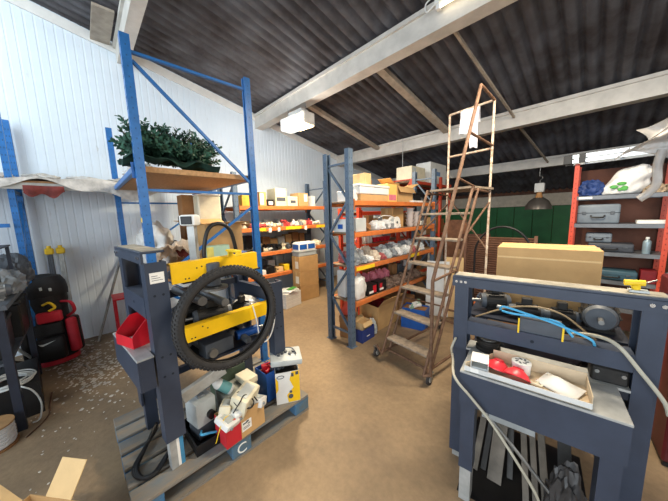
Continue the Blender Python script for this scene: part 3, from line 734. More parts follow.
def fitting(kind, m, m2=None):
    """small plumbing / machine bits, several shapes"""
    b = MB()
    if kind == 0:      # elbow
        b.tube(arc((0, 0, .02), .04, 0, PI/2, 6, 'xy'), .016, n=10); b.cyl((.04, -.02, .02), (.04, .004, .02), .02, n=12); b.cyl((-.02, .04, .02), (.004, .04, .02), .02, n=12)
    elif kind == 1:    # tee
        b.cyl((-.05, 0, .022), (.05, 0, .022), .017, n=12); b.cyl((0, 0, .022), (0, .05, .022), .017, n=12)
        for x in (-.05, .035): b.cyl((x, 0, .022), (x+.015, 0, .022), .022, n=12)
        b.cyl((0, .036, .022), (0, .05, .022), .022, n=12)
    elif kind == 2:    # valve
        b.cyl((-.05, 0, .024), (.05, 0, .024), .016, n=12); b.lathe([(0, 0), (.024, 0), (.024, .03), (.012, .034), (.012, .05), (0, .05)], (0, 0, .012), n=14)
        b.bx(-.012, .055, -.007, .007, .0625, .070)
    elif kind == 3:    # flanged coupling
        b.lathe([(0, 0), (.038, 0), (.038, .012), (.022, .014), (.022, .05), (.032, .052), (.032, .066), (0, .066)], n=18)
    elif kind == 4:    # small switch box with lip
        b.box((0, 0, .022), (.075, .05, .044), bevel=.005); b.box((0, 0, .048), (.05, .03, .008), bevel=.002); b.cyl((.0, -.025, .022), (0, -.038, .022), .009, n=10)
    elif kind == 5:    # solenoid
        b.cyl((0, 0, 0), (0, 0, .05), .02, n=14); b.box((.03, 0, .02), (.03, .04, .04), bevel=.004); b.cyl((0, 0, .05), (0, 0, .066), .008, n=10)
    elif kind == 6:    # coil of flex
        for i in range(3): b.tube(arc((0, 0, .008+.012*i), .045-.003*i, 0, 2*PI, 20, 'xy')[:-1], .006, n=6, closed=True)
    return b
FMESH = {}
def put_fitting(kind, m, loc, rz, label, group, sc=1.0, name='pipe_fitting'):
    key = (kind, m.name)
    if key not in FMESH:
        o = fitting(kind, m).build(name, m); FMESH[key] = o
    else:
        o = FMESH[key].copy(); COL.objects.link(o); o.name = name
    o.location = loc; o.rotation_euler = (0, 0, rz); o.scale = (sc, sc, sc)
    return tag(o, label, 'fitting', group)
def scatter(kinds, mats_, X0, X1, y0, y1, z, n, labels, group, seed, sc=(1, 1.6), name='pipe_fitting'):
    """loose bits laid out in rows so that none touches its neighbour"""
    rnd = random.Random(seed); rows = max(1, int((X1-X0)/.16)); per = math.ceil(n/rows); k = 0
    for i in range(rows):
        for j in range(per):
            if k >= n: return
            x = X0+(i+.5)*(X1-X0)/rows+rnd.uniform(-.012, .012); y = y0+(j+.5)*(y1-y0)/per+rnd.uniform(-.01, .01)
            kd = rnd.choice(kinds); mi = rnd.randrange(len(mats_))
            put_fitting(kd, mats_[mi], (x, y, z+.001), rnd.uniform(-.5, .5)+(PI/2 if kd in (1, 2) else 0), labels[mi], group+' ('+mats_[mi].name.replace('_', ' ')+')', rnd.uniform(*sc)); k += 1
def tube_obj(name, label, cat, pts, r, m, n=8, k=8, group=None):
    b = MB(); b.tube(smoothpts(pts, k), r, n=n); return tag(b.build(name, m), label, cat, group)

# ================================================================== goods on the grey-blue rack
Z4, Z3, Z2, Z1 = 1.82, 1.44, 1.02, .57
carton('white archive box at the near end of the rack top, seen behind its braces', (-2.25, 2.48, Z4+.001), (.18, .26, .13), PI/2, WHITE, False)
carton('tan carton standing upright at the near end of the rack top', (-2.25, 2.72, Z4+.001), (.12, .24, .36), PI/2, CARDL, True)
carton('narrow brown carton on the rack top beside the white lidded crate', (-2.30, 2.845, Z4+.001), (.09, .2, .29), PI/2, CARDD, False)
y, w_, h = span(357, 387, 191, -2.08, Z4)
carton('shallow brown carton under the white lidded crate on the rack top', (-2.17, y+.03, Z4+.001), (w_-.05, .2, .085), PI/2, CARD, False)
wl = thing('lidded_crate', 'white lidded crate resting on a shallow brown carton on the rack top', 'crate', (-2.17, y+.03, Z4+.087), PI/2)
MB().box((0, 0, .045), (w_-.02, .22, .09), bevel=.008).build('crate_body', WHITE, wl); MB().box((0, 0, .1055), (w_+.0, .235, .030), bevel=.006).build('lid', WHITE, wl)
sbox('yellow and pink printed box beside the open brown carton on the rack top', 388, 397, 184, -2.09, Z4, .2, mat('print_yellow', (238, 196, 110), .5, var=.05), panel=(PINK, .1, .9, .08, .4))
y, w_, h = span(397.5, 415, 187, -2.10, Z4)
carton('open brown carton with raised flaps on the rack top', (-2.23, y, Z4+.001), (w_*.88, .22, h), PI/2, CARD, flaps=(-1.0, 1.25, .5, .35))
carton('small brown box standing behind the open carton on the rack top', (-2.385, y-.14, Z4+.001), (.16, .06, .34), PI/2, CARDD, False)
b = MB(); b.box((0, 0, .06), (.22, .30, .015), M=RX(.42), bevel=.003); b.bx(-.10, .10, .10, .12, 0, .10)
tag(b.build('sloped_panel', BLACK, loc=(-2.22, 3.98, Z4+.03), rz=-PI/2), 'black sloped panel at the far end of the rack top', 'panel')
carton('thin white pack lying in front of the black panel on the rack top', (-2.085, 3.90, Z4+.001), (.30, .07, .03), PI/2, PAPER, False)
for i, (yy, mm, lb, hh, ww) in enumerate(((4.15, CREAM, 'cream tub behind the black panel at the end of the rack top', .15, .09), (3.62, CARDL, 'pale parcel behind the brown open carton on the rack top', .2, .1))):
    carton(lb, (-2.36, yy, Z4+.001), (ww, .1, hh), PI/2, mm, False)
# third shelf
carton('white box with blue print on the second shelf behind the rack end braces', (-2.28, 2.44, Z3+.001), (.22, .24, .16), 0, WHITE, False, panel=(BLUE, .35, .75, .25, .6))
carton('grey-white carton at the near end of the second shelf of the rack', (-2.10, 2.48, Z3+.001), (.20, .08, .17), PI/2, LGREY, False)
packet('crumpled brown paper parcel beside the grey-white carton on the second shelf', (-2.16, 2.68, Z3+.001), (.16, .10, .13), CARDD, 3)
rnd = random.Random(5)
for i in range(9):
    yy = 2.84+.066*i; packet('clear bagged white packet in the heap on the second shelf', (-2.14-.03*(i % 2), yy, Z3+.001), (.17, .062, .10+.06*rnd.random()), BAGW, i, rz=.1*rnd.uniform(-1, 1), group='bagged packets heaped on the second shelf')
tube_obj('white_cable', 'white cable looped over the bagged packets on the second shelf', 'cable', [(-2.075, 2.85, Z3+.16), (-2.08, 3.0, Z3+.19), (-2.08, 3.2, Z3+.17), (-2.075, 3.36, Z3+.1), (-2.07, 3.40, Z3+.012)], .006, WHITE)
sp = thing('cable_spool', 'white round spool face turned to the aisle on the second shelf', 'spool', (-2.10, at(397.5, 222, X=-2.05).y, Z3+.001))
MB().cyl((.035, 0, .085), (.045, 0, .085), .084, n=32).build('flange', WHITE, sp); MB().cyl((-.06, 0, .085), (-.05, 0, .085), .084, n=32).build('flange', WHITE, sp)
MB().cyl((-.0499, 0, .085), (.0349, 0, .085), .055, n=24).build('wound_cable', LGREY, sp); MB().cyl((.0452, 0, .085), (.047, 0, .085), .02, n=16).build('hub_hole', DGREY, sp)
carton('brown carton behind the white spool on the second shelf', (-2.29, 3.52, Z3+.001), (.30, .22, .30), PI/2, CARD, True)
def bowl_stack(label, x, y, z, n, r):
    for i in range(n):
        b = MB(); b.lathe([(0, 0), (r*.6, 0), (r, .055), (r+.006, .057), (r+.006, .061), (r-.004, .06), (r*.57, .006), (0, .006)], n=20)
        tag(b.build('plastic_bowl', mat('milky_plastic', (216, 204, 198), .3, var=.06), loc=(x, y, z+.001+.0585*i)), label, 'bowl', 'stacked bowls')
bowl_stack('milky plastic bowl in the nearer stack at the far end of the second shelf', -2.15, 3.82, Z3, 5, .07)
bowl_stack('milky plastic bowl in the farther stack at the far end of the second shelf', -2.15, 4.0, Z3, 4, .07)
for i in range(3): carton('small grey module box standing among packets on the second shelf', (-2.075, 3.02+.16*i, Z3+.001), (.07, .04, .075), PI/2, GREY, False, group='grey module boxes')
# shelf of the red rack seen between: bottles, red cups
for i in range(5): bottle('small white bottle in the row on the red-posted rack', (-2.66, 3.14+.075*i, 1.181), .13+.02*(i % 2), .026, WHITE, GREEN if i % 3 == 0 else WHITE, 'white bottles on the red-posted rack')
for i in range(5):
    b = MB(); b.lathe([(0, 0), (.03, 0), (.042, .075), (.038, .075), (.027, .006), (0, .006)], n=16)
    tag(b.build('red_cup', RED, loc=(-2.66, 3.55+.10*i, 1.181)), 'red plastic cup in the row on the red-posted rack', 'cup', 'red cups on the red-posted rack')
for i in range(4): packet('pale bundled packet behind the red cups on the red-posted rack', (-2.85, 3.3+.28*i, 1.181), (.2, .2, .15), [PINK, LGREY, WHITE, GREY][i], 20+i, group='bundles on the red-posted rack')
carton('cream steel cabinet box on top of the red-posted rack', (-2.79, 4.98, 2.281), (.56, .34, .29), PI/2, CREAM, False, name='steel_box', panel=(LGREY, .05, .3, .1, .9))
carton('large white carton with a blue sketch on top of the red-posted rack', (-2.79, 5.90, 2.281), (.80, .34, .46), PI/2, WHITE, False, panel=(mat('print_blue', (110, 150, 196), .6), .35, .6, .4, .6))
# second shelf: packets, rolls and a white box
mats_ = [LGREY, BAGW, mat('faded_red_wrap', (176, 92, 94), .5, var=.2), GREY, mat('pale_beige_wrap', (206, 190, 170), .5, var=.1)]
names_ = ['light grey', 'clear white', 'faded red', 'grey', 'pale beige']
rnd = random.Random(11)
for i in range(26):
    r_, c_ = divmod(i, 13); yy = 2.42+.142*c_+(.05 if r_ else 0); mi = rnd.randrange(5)
    if yy > 4.3: continue
    packet(names_[mi]+' soft packet heaped on the yellow-labelled shelf of the rack', (-2.15-.19*r_, yy, Z2+.001), (.19, .135, .09+.09*rnd.random()+.05*r_), mats_[mi], 40+i, rz=rnd.uniform(-.2, .2), group=names_[mi]+' packets on the yellow-labelled shelf')
# lowest shelf
sk = packet('tall white sack at the near end of the lowest rack shelf', (-2.13, 2.46, Z1+.001), (.17, .28, .40), BAGW, 61, name='sack', cat='sack', amp=.1)
carton('flat white board box standing on the lowest rack shelf behind the end braces', (-2.33, 2.40, Z1+.001), (.15, .05, .36), 0, WHITE, False)
for i, (yy, mm) in enumerate(((2.70, BLACK), (2.93, BLACK))):
    c = carton('black box with red label, %s on the lowest rack shelf' % ('beside the white sack' if i == 0 else 'second from the white sack'), (-2.13, yy, Z1+.001), (.19, .14, .15), PI/2, mm, False, panel=(RED, .55 if i == 0 else .15, .95 if i == 0 else .45, .2, .85))
    MB().bx(-.07, .02, -.0715, -.0702, .03, .06).build('printed_panel', PAPER, c)
for i in range(5): packet('pink wrapped packet in the heap on the lowest rack shelf', (-2.33, 2.72+.16*i, Z1+.001), (.16, .15, .28), PINK, 70+i, group='pink packets')
for i in range(5): packet('brown-grey bundle toward the far end of the lowest rack shelf', (-2.15, 3.16+.2*i, Z1+.001), (.2, .19, .17), mat('brown_grey_wrap', (128, 106, 92), .7, var=.25), 80+i, group='brown-grey bundles')
# floor under the rack
bb = carton('open dark blue box with a tan liner on the floor under the rack', (-2.10, 2.545, .001), (.27, .17, .17), PI/2+.05, mat('dark_blue_carton', (44, 62, 128), .6, var=.08), flaps=(None, -.2, None, None), panel=(PAPER, .35, .6, .35, .42))
carton('tan inner box standing inside the open blue box', (-2.10, 2.545, .007), (.20, .12, .24), PI/2+.05, CARDL, flaps=(-1.1, .9, None, None))
carton('big open brown carton on the floor behind the ladder foot', (-2.25, 3.10, .001), (.50, .34, .34), PI/2, CARD, flaps=(.9, 1.5, .5, -.7))
packet('dark red cloth bundle lying in the big brown carton', (-2.25, 3.10, .12), (.26, .4, .30), DRED, 91, name='cloth_bundle', cat='cloth')
packet('grey plastic bag between the blue box and the big brown carton', (-2.12, 2.74, .001), (.16, .12, .24), LGREY, 92, name='plastic_bag', cat='bag')
carton('second brown carton on the floor next along from the big open one', (-2.22, 3.62, .001), (.42, .34, .30), PI/2, CARDD, True)
packet('white bag with red print on the floor inside the rack end', (-2.33, 2.58, .001), (.18, .14, .20), BAGW, 93, name='plastic_bag', cat='bag')
b = MB(); b.prism([(-.11, 0), (.11, 0), (0, .22)], .03); tag(b.build('red_wedge', mat('orange_red_wrap', (222, 84, 66), .5, var=.1), loc=(-2.30, 2.43, .302), rz=.25), 'orange-red triangular pack behind the rack end braces near the floor', 'packet')
carton('small brown carton under the orange-red triangular pack', (-2.28, 2.435, .207), (.22, .10, .094), .25, CARDD, False)
carton('flat tan carton lying under the small brown carton inside the rack end', (-2.28, 2.435, .001), (.21, .09, .205), .25, CARDD, False)
# behind the ladder
for i, (x_, yy, hh, mm, ww, lb) in enumerate(((-1.72, 3.92, .88, WHITE, .34, 'white board leaning on the far end of the grey-blue rack'), (-1.50, 4.02, .95, CARDL, .26, 'tan board leaning beside the white board behind the ladder'), (-1.50, 4.32, 1.05, PLANK, .16, 'brown plank leaning beside the tan board behind the ladder'))):
    b = MB(); b.box((0, 0, hh/2), (ww, .018, hh), bevel=.002); o = b.build('leaning_board', mm, loc=(x_, yy, .004)); o.rotation_euler = (-.22, 0, .35); tag(o, lb, 'board')
bx_ = thing('storage_crate', 'blue plastic crate of fittings standing behind the ladder steps', 'crate', (-1.78, 3.35, 0), .2)
b = MB(); b.bx(-.17, .17, -.12, .12, .001, .01); b.bx(-.17, .17, -.12, -.115, .0101, .30); b.bx(-.17, .17, .115, .12, .0101, .30); b.bx(-.17, -.165, -.1149, .1149, .0101, .30); b.bx(.165, .17, -.1149, .1149, .0101, .30); b.build('crate_body', BLUE, bx_)
MB().bx(-.16, .16, -.11, .11, .0102, .28).build('liner_board', CARDD, bx_)
scatter((1, 2, 3), [WHITE, mat('pale_green_plastic', (150, 186, 160), .4)], -1.92, -1.64, 3.25, 3.45, .282, 6, ['white fitting in the blue crate behind the ladder', 'pale green fitting in the blue crate behind the ladder'], 'fittings in the blue crate', 3, (1, 1.4))

# back rows of cartons that fill the racks
def back_row(X, y0, y1, z, hmax, n, where, grp, seed, dep=.16, mats2=None):
    rnd = random.Random(seed); mats2 = mats2 or [(CARD, 'brown'), (CARDD, 'dark brown'), (WHITE, 'white'), (LGREY, 'light grey'), (DGREY, 'dark grey'), (BLACK, 'black')]
    st = (y1-y0)/n
    for i in range(n):
        m_, nm = rnd.choice(mats2); h_ = hmax*rnd.uniform(.45, 1); w_ = st*rnd.uniform(.75, .95)
        carton(nm+' box in the back row '+where, (X, y0+(i+.5)*st, z+.001), (w_, dep, h_), PI/2, m_, False, group=nm+' boxes '+grp)
back_row(-2.36, 2.95, 3.30, 1.44, .26, 3, 'of the second shelf of the grey-blue rack', 'at the back of the second shelf', 1, .1)
back_row(-2.36, 3.75, 4.38, 1.44, .26, 4, 'of the second shelf of the grey-blue rack', 'at the back of the second shelf', 2, .1)
back_row(-2.36, 3.56, 4.38, .57, .33, 5, 'of the lowest shelf of the grey-blue rack', 'at the back of the lowest shelf', 3, .1)
back_row(-4.72, 1.98, 3.78, 1.47, .15, 12, 'on the yellow-labelled shelf of the wall rack', 'behind the yellow-labelled wall shelf', 4, .16, [(WHITE, 'white'), (CREAM, 'cream'), (LGREY, 'light grey'), (CARDL, 'tan')])
back_row(-4.72, 1.98, 3.78, 1.02, .3, 10, 'below the yellow-labelled shelf of the wall rack', 'on the third wall shelf', 5)
back_row(-4.68, 1.98, 3.78, .60, .3, 9, 'on the lowest shelf of the wall rack', 'on the lowest wall shelf', 6)
back_row(-2.80, 4.72, 6.35, 1.18, .4, 7, 'on the middle shelf of the taller red-posted rack', 'on the taller red-posted rack', 7, .3)
back_row(-2.80, 3.15, 4.46, .45, .45, 5, 'on the low shelf of the low red-posted rack', 'low on the red-posted rack', 8, .3)
back_row(-2.80, 4.72, 6.35, .45, .45, 6, 'on the low shelf of the taller red-posted rack', 'low on the taller red-posted rack', 9, .3)
# ================================================================== goods on the wall rack
W4, W3, W2, W1 = 1.855, 1.47, 1.02, .60
XW = -4.24
sbox('yellow-orange box at the left end of the wall rack top, beside the blue post', 241.5, 249, 195, XW, W4, .3, mat('amber_box', (226, 170, 60), .6))
sbox('brown carton third from the left on the wall rack top', 251.5, 258, 194, XW, W4, .3, CARDD)
sbox('tan carton with white face left of the black and white pack on the wall rack', 259, 266, 192, XW, W4, .3, CARD, panel=(PAPER, .1, .6, .1, .9))
sbox('small black and white pack on the wall rack top', 267, 274, 199.5, XW, W4, .2, BLACK, panel=(PAPER, .2, .8, .2, .7))
sbox('tall cream carton in the middle of the wall rack top', 275, 286, 188.5, XW, W4, .3, mat('cream_carton', (226, 214, 176), .7, var=.05), panel=(DGREY, .1, .9, .28, .5))
sbox('small cream box perched on the wall rack top right of the tall cream carton', 287.2, 297.5, 196.5, XW, W4, .26, CREAM, panel=(DGREY, .3, .8, .3, .6))
sbox('square brown carton with white label at the right of the wall rack top', 298.5, 308, 193, XW, W4, .3, CARD, panel=(PAPER, .55, .9, .35, .9))
sbox('narrow white carton at the right end of the wall rack top', 312, 315, 196, XW, W4, .2, WHITE)
scatter((0, 1, 3, 4, 5), [WHITE, CREAM, mat('faded_red_plastic', (196, 76, 76), .45), GREY], -4.62, -4.23, 1.98, 3.74, W3, 44, ['white plastic fitting in the loose row on the yellow-labelled shelf of the wall rack', 'cream plastic fitting in the loose row on the yellow-labelled shelf of the wall rack', 'red fitting in the loose row on the yellow-labelled shelf of the wall rack', 'grey fitting in the loose row on the yellow-labelled shelf of the wall rack'], 'fittings on the yellow-labelled wall shelf', 21, (1.5, 2.1))
scatter((1, 2, 3, 4, 5, 6), [BLACK, DGREY, LGREY, CREAM], -4.62, -4.23, 2.0, 3.30, W2, 24, ['black fitting on the shelf below the yellow labels of the wall rack', 'dark grey fitting on the shelf below the yellow labels of the wall rack', 'light grey fitting on the shelf below the yellow labels of the wall rack', 'cream fitting on the shelf below the yellow labels of the wall rack'], 'fittings on the third wall shelf', 22, (1.4, 2.1))
packet('beige sack at the right end of the third shelf of the wall rack', (-4.35, 3.66, W2+.001), (.2, .2, .14), CREAM, 101, name='sack', cat='sack')
for i, (yy, ww, hh, mm, lb) in enumerate(((2.10, .14, .10, BLACK, 'black box at the left end of the lowest wall shelf'), (2.27, .15, .08, WHITE, 'white flat box on the lowest wall shelf beside the black box'), (2.45, .16, .13, BLACK, 'taller black box in the middle of the lowest wall shelf'), (2.64, .15, .09, CARDL, 'tan tray on the lowest wall shelf'), (2.80, .12, .12, YELP, 'yellow box at the right of the lowest wall shelf beside the cartons'))):
    carton(lb, (-4.34, yy, W1+.001), (ww, .2, hh), PI/2, mm, False)
# stack of three cartons in front of the wall rack
for i, lb in enumerate(('bottom brown carton of the stack of three before the wall rack', 'middle brown carton of the stack of three before the wall rack', 'top brown carton of the stack of three before the wall rack')):
    c = carton(lb, (-4.045, 3.11, .001+.294*i), (.47, .24, .293), PI/2+.01*(i-1), CARD, True)
    if i: MB().bx(-.2365, -.2352, -.08, .02, .06, .20).build('address_label', PAPER, c)
tb_ = thing('storage_tub', 'clear grey tub on top of the stack of three brown cartons', 'tub', (-4.045, 3.10, .885), PI/2)
MB().box((0, 0, .045), (.44, .23, .09), bevel=.012).build('tub_body', mat('clear_grey_plastic', (176, 186, 190), .25, var=.05), tb_); MB().box((0, 0, .097), (.46, .25, .012), bevel=.004).build('lid', LGREY, tb_)
bt = thing('parts_drawer_box', 'white box with two blue panels on top of the grey tub', 'box', (-4.045, 3.10, .989), PI/2)
MB().box((0, 0, .075), (.42, .22, .15), bevel=.01).build('box_body', WHITE, bt); MB().box((0, 0, .158), (.38, .19, .014), bevel=.004).build('lid', PAPER, bt)
for x in (-.105, .095): MB().bx(x-.085, x+.085, -.1125, -.1102, .03, .125).build('blue_panel', BLUE, bt)
MB().bx(.2102, .2125, -.09, .09, .03, .125).build('blue_panel', BLUE, bt); MB().bx(-.2125, -.2102, -.09, .09, .03, .125).build('blue_panel', BLUE, bt)
# stack of white boxes before the wall rack
p = at(290, 309, Z=0)
for i in range(4):
    c = carton(['lowest', 'second lowest', 'second highest', 'topmost'][i]+' flat white box of the short stack by the cartons', (-3.94, 2.62, .001+.068*i), (.38, .24, .067), PI/2+.14, WHITE, False)
pk = packet('white bag with green print lying on the stack of white boxes', (-3.94, 2.62, .275), (.26, .36, .06), BAGW, 111, name='bag', cat='bag')
b = MB(); b.box((-3.90, 2.66, .331), (.10, .2, .004), rz=.3); tag(b.build('green_leaflet', GREEN), 'bright green leaflet on top of the white bag', 'leaflet')
carton('brown carton behind the stack of white boxes', (-4.28+.14, 2.36, .001), (.26, .22, .30), PI/2, CARDD, True)

# ================================================================== goods on the tall blue rack
D1, D2 = 1.152, 2.101
carton('big brown carton with open flaps on the lower deck of the blue rack', (-3.14, 1.13, D1), (.40, .46, .44), PI/2, CARD, flaps=(.1, .3, .25, -.2))
carton('upright brown board carton behind the white tote on the blue rack', (-3.92, 1.06, D1), (.20, .22, .82), PI/2, CARDD, False)
tt = thing('storage_tote', 'milky white tote standing tall behind the big brown carton on the blue rack', 'tote', (-3.66, 1.22, D1), PI/2)
MB().box((0, 0, .40), (.28, .20, .80), bevel=.015).build('tote_body', mat('milky_tote', (218, 214, 190), .35, var=.08), tt); MB().box((0, 0, .808), (.29, .21, .016), bevel=.005).build('lid', WHITE, tt)
packet('crumpled white dust sheet bundle on the lower deck of the blue rack', (-3.66, .60, D1), (.80, .34, .56), CLOTHG, 121, name='dust_sheet', cat='sheet', amp=.12, crisp=60)
def blanket(u, v):
    x = -2.72-.42*u; yy = .46+.36*v
    return Vector((x, yy, D1+.02+.26*math.sin(PI*(.12+.76*v))**.5*(.80+.20*math.sin(1+u*5))+.035*math.sin(u*9+v*8)+.022*math.sin(u*23+v*15)+.012*math.sin(v*37-u*9)))
for k, (m_, s0, s1, nm) in enumerate(((mat('beige_blanket', (196, 176, 154), .9, var=.12), 0, .45, 'beige'), (BROWNF, .45, .60, 'brown'), (mat('pale_blanket', (214, 206, 196), .9, var=.1), .60, 1, 'pale'))):
    b = MB(); b.grid(lambda u, v: blanket(s0+(s1-s0)*u, v), 20, 20, .012)
    if k == 0: bl0 = thing('striped_blanket', 'beige striped blanket heaped on the blue rack behind the yellow arm', 'blanket')
    b.build('blanket_stripe', m_, bl0, smooth=70)['label'] = nm+' part of the blanket'
b = MB(); b.grid(lambda u, v: blanket(.34+.05*u, v)+Vector((0, 0, .0145)), 6, 20, .003); b.build('dark_stripe', BLACK, bl0, smooth=70)
gy = carton('pale green and yellow box in front of the big brown carton on the blue rack', (-2.82, .99, D1), (.24, .12, .22), PI/2, mat('pale_green_box', (176, 208, 186), .5, var=.05), False, panel=(mat('pale_yellow', (232, 222, 120), .5), .02, .3, .1, .95))
carton('small blue box beside the far blue post on the blue rack', (-2.78, 1.225, D1), (.12, .12, .13), PI/2, BLUE, False)
bottle('red bottle between the green-yellow box and the blue box', (-2.84, 1.155-.01, D1), .16, .022, RED, RED)
# artificial tree lying on the upper deck
tr = thing('artificial_tree', 'dark green artificial christmas tree lying on the upper deck of the blue rack', 'tree', (-3.0, .90, D2))
rnd = random.Random(31)
b = MB(); b.tube([(.1, -.44, .13), (.05, -.1, .14), (0, .18, .13)], .016, n=8)
tips = []
for i in range(190):
    t = rnd.random(); base = Vector((.08-.1*t, -.42+.56*t, .13)); a = rnd.uniform(-.5, PI+.5); L = rnd.uniform(.26, .44)*(1.15-.5*t)
    d = Vector((math.cos(a)*.9, rnd.uniform(-.75, .65), abs(math.sin(a))*.95+.02)).normalized()
    tip = base+d*L; tip.z = max(.045, min(.31+.06*rnd.random(), tip.z)); tip.y = max(-.60, min(.20, tip.y)); tip.x = max(-.6, min(.36, tip.x))
    b.tube([base, base*.5+tip*.5+Vector((0, 0, .02)), tip], .004, n=5); tips.append((base, tip))
b.build('branch', mat('branch_brown', (70, 62, 50), .8), tr)
b = MB()
for base, tip in tips:
    d = tip-base; L = d.length
    if L < .05: continue
    d.normalize()
    for k in range(int(L/.0075)):
        q = base+d*(.05+k*.0075)
        if (q-base).length > L+.015: break
        ax = Vector((rnd.gauss(0, 1), rnd.gauss(0, 1), rnd.gauss(0, 1))); ax = (ax-d*ax.dot(d)).normalized(); e = (ax+d*.55).normalized()*rnd.uniform(.035, .055)
        s_ = d.cross(e).normalized()*.0095; z_ = (q+e).z
        if z_ < .004: continue
        v = [b.bm.verts.new(c) for c in (q-s_*.7, q+s_*.7, q+e*.7+s_, q+e, q+e*.7-s_)]; b.bm.faces.new(v)
b.build('needles', LEAF, tr, smooth=0)
def bag(u, v): return Vector((.33-.50*u+.04*math.sin(v*7), -.60+.74*v, .03+.14*(1-abs(2*v-.9)*.7)*(.35+.65*u)+.03*math.sin(13*u+9*v)+.02*math.sin(19*v-5*u)))
b = MB(); b.grid(bag, 26, 18, .004); b.build('wrapping_net', mat('dark_green_cloth', (34, 70, 60), .9, var=.25, scale=14), tr, smooth=70)
packet('crumpled grey-white plastic sheet at the left corner of the upper deck', (-3.55, .52, D2), (.46, .22, .20), CLOTHG, 131, name='plastic_sheet', cat='sheet', amp=.25)

# ================================================================== far left
def sheet1(u, v):
    yy = -1.75+2.68*u; x = -4.97+.80*v; z = 2.150+.030*math.sin(7*u+5*v)*math.sin(11*u)+.016*math.sin(29*u+3*v)*math.sin(5*v+u)
    if v > .86: z -= (v-.86)*(.85+.55*math.sin(9*u)+.25*math.sin(31*u)); x = -4.97+.80*.86+(v-.86)*.06+.012*math.sin(14*u)
    return Vector((x, yy, z))
b = MB(); b.grid(sheet1, 70, 22, .006); tag(b.build('dust_sheet', mat('dirty_white_sheet', (206, 202, 196), .8, var=.25, scale=9, bump=.2, bscale=50), smooth=70), 'dirty white dust sheet covering the long plank by the white wall', 'sheet')
for i in range(5): packet('crumpled white wrapping lying along the sheeted plank', (-4.62, -1.0+.36*i, 2.15), (.3, .30, .09), CLOTHG, 140+i, group='wrappings on the sheeted plank', name='wrapping', cat='wrapping')
def rag(u, v): return Vector((-4.255+.012*math.sin(u*9)+.006*math.sin(v*5), -.40+.30*u, 2.055-(.06+.05*math.sin(2.3*u+.4)+.025*math.sin(11*u))*v))
b = MB(); b.grid(rag, 20, 8, .006); tag(b.build('hanging_rag', BROWNF, smooth=70), 'dark red-brown rag hanging below the sheeted plank at the far left', 'rag')
# golf bag
gb = thing('golf_bag', 'black and red golf bag with a black hood leaning by the white wall', 'golf bag', (-4.46, -.38, 0), rot=(math.radians(-4), math.radians(-3), math.radians(78)))
gb.scale = (1.22, 1.22, 1.03)
BF = mat('golf_black_fabric', (26, 26, 30), .7, var=.2, bump=.15); RF = mat('golf_red_fabric', (186, 34, 52), .6, var=.1, bump=.1)
def rbox(c, sx, sy, sz, bev): return MB().box(c, (sx, sy, sz), bevel=bev, seg=3)
MB().lathe([(0, .004), (.135, .004), (.145, .03), (.140, .3), (.135, .62), (.15, .72), (.15, .78), (0, .78)], n=28).build('bag_body', BF, gb)
MB().lathe([(.147, .004), (.152, .004), (.152, .05), (.147, .055)], n=28).build('base_ring', RF, gb)
b = MB(); b.lathe([(0, .781), (.158, .781), (.168, .84), (.165, .93), (.13, 1.0), (.06, 1.03), (0, 1.035)], n=24)
for v in b.bm.verts: v.co += Vector((.02*noise.noise(v.co*6), .02*noise.noise(v.co*6+Vector((5, 0, 0))), 0))
b.build('hood', BF, gb)
rbox((.05, -.165, .56), .17, .06, .12, .02).build('pocket', RF, gb)['label'] = 'red upper pocket'
rbox((.02, -.155, .42), .20, .05, .14, .02).build('pocket', BF, gb)
rbox((.02, -.175, .21), .20, .085, .26, .03).build('pocket', BF, gb)
p_ = rbox((.165, -.06, .30), .08, .17, .40, .03).build('pocket', RF, gb); p_['label'] = 'red side pocket'
rbox((.172, -.06, .30), .08, .075, .405, .02).build('pocket_stripe', BF, gb)
rbox((-.165, -.04, .25), .06, .16, .32, .025).build('pocket', BF, gb)
b = MB(); b.tube(smoothpts([(-.13, -.10, .76), (-.20, -.18, .6), (-.19, -.2, .35), (-.12, -.17, .16)]), .012, n=6); b.build('piping', LGREY, gb)
b = MB(); b.tube(smoothpts([(.12, -.08, .70), (.2, -.14, .68), (.215, -.14, .58), (.15, -.09, .52)]), .014, n=8); b.build('carry_handle', RF, gb)
b = MB(); b.tube(smoothpts([(.02, -.16, .70), (.07, -.185, .72), (.10, -.18, .66), (.06, -.19, .63)]), .012, n=8); b.build('yellow_strap', YELP, gb)
M_ = TR(-.045, -.2205, .26); b = MB()
b.prism([(0, .035), (.012, .012), (.03, .006), (.06, .018), (.115, .045), (.06, .030), (.035, .024), (.02, .028)], .0025, M_); b.build('tick_mark', LGREY, gb)
for x, z in ((.03, .88), (.09, .86)): MB().box((x, -.161, z), (.02, .01, .035), bevel=.004).build('hood_clip', LGREY, gb)
# yellow-headed survey legs behind the golf bag
for i, (px, lb, mm) in enumerate(((33, 'yellow-headed tripod leaning on the wall behind the golf bag, the left of two', DGREY), (41, 'yellow-headed tripod leaning on the wall behind the golf bag, the right of two', STEELL))):
    base = Vector((-4.78, -.34+.10*i, 0)); t = thing('survey_tripod', lb, 'tripod', base, rot=(.0, math.radians(-5), 0))
    for s in (-1, 0, 1): MB().cyl((.0+.02*s, .028*s, .002), (.012*s, .015*s, 1.26), .012, n=10).build('leg', mm, t)
    MB().box((0, 0, 1.30), (.08, .08, .08), bevel=.012).build('head', YELP, t); MB().cyl((0, 0, 1.3402), (0, 0, 1.37), .02, n=12).build('mount_screw', YELP, t)
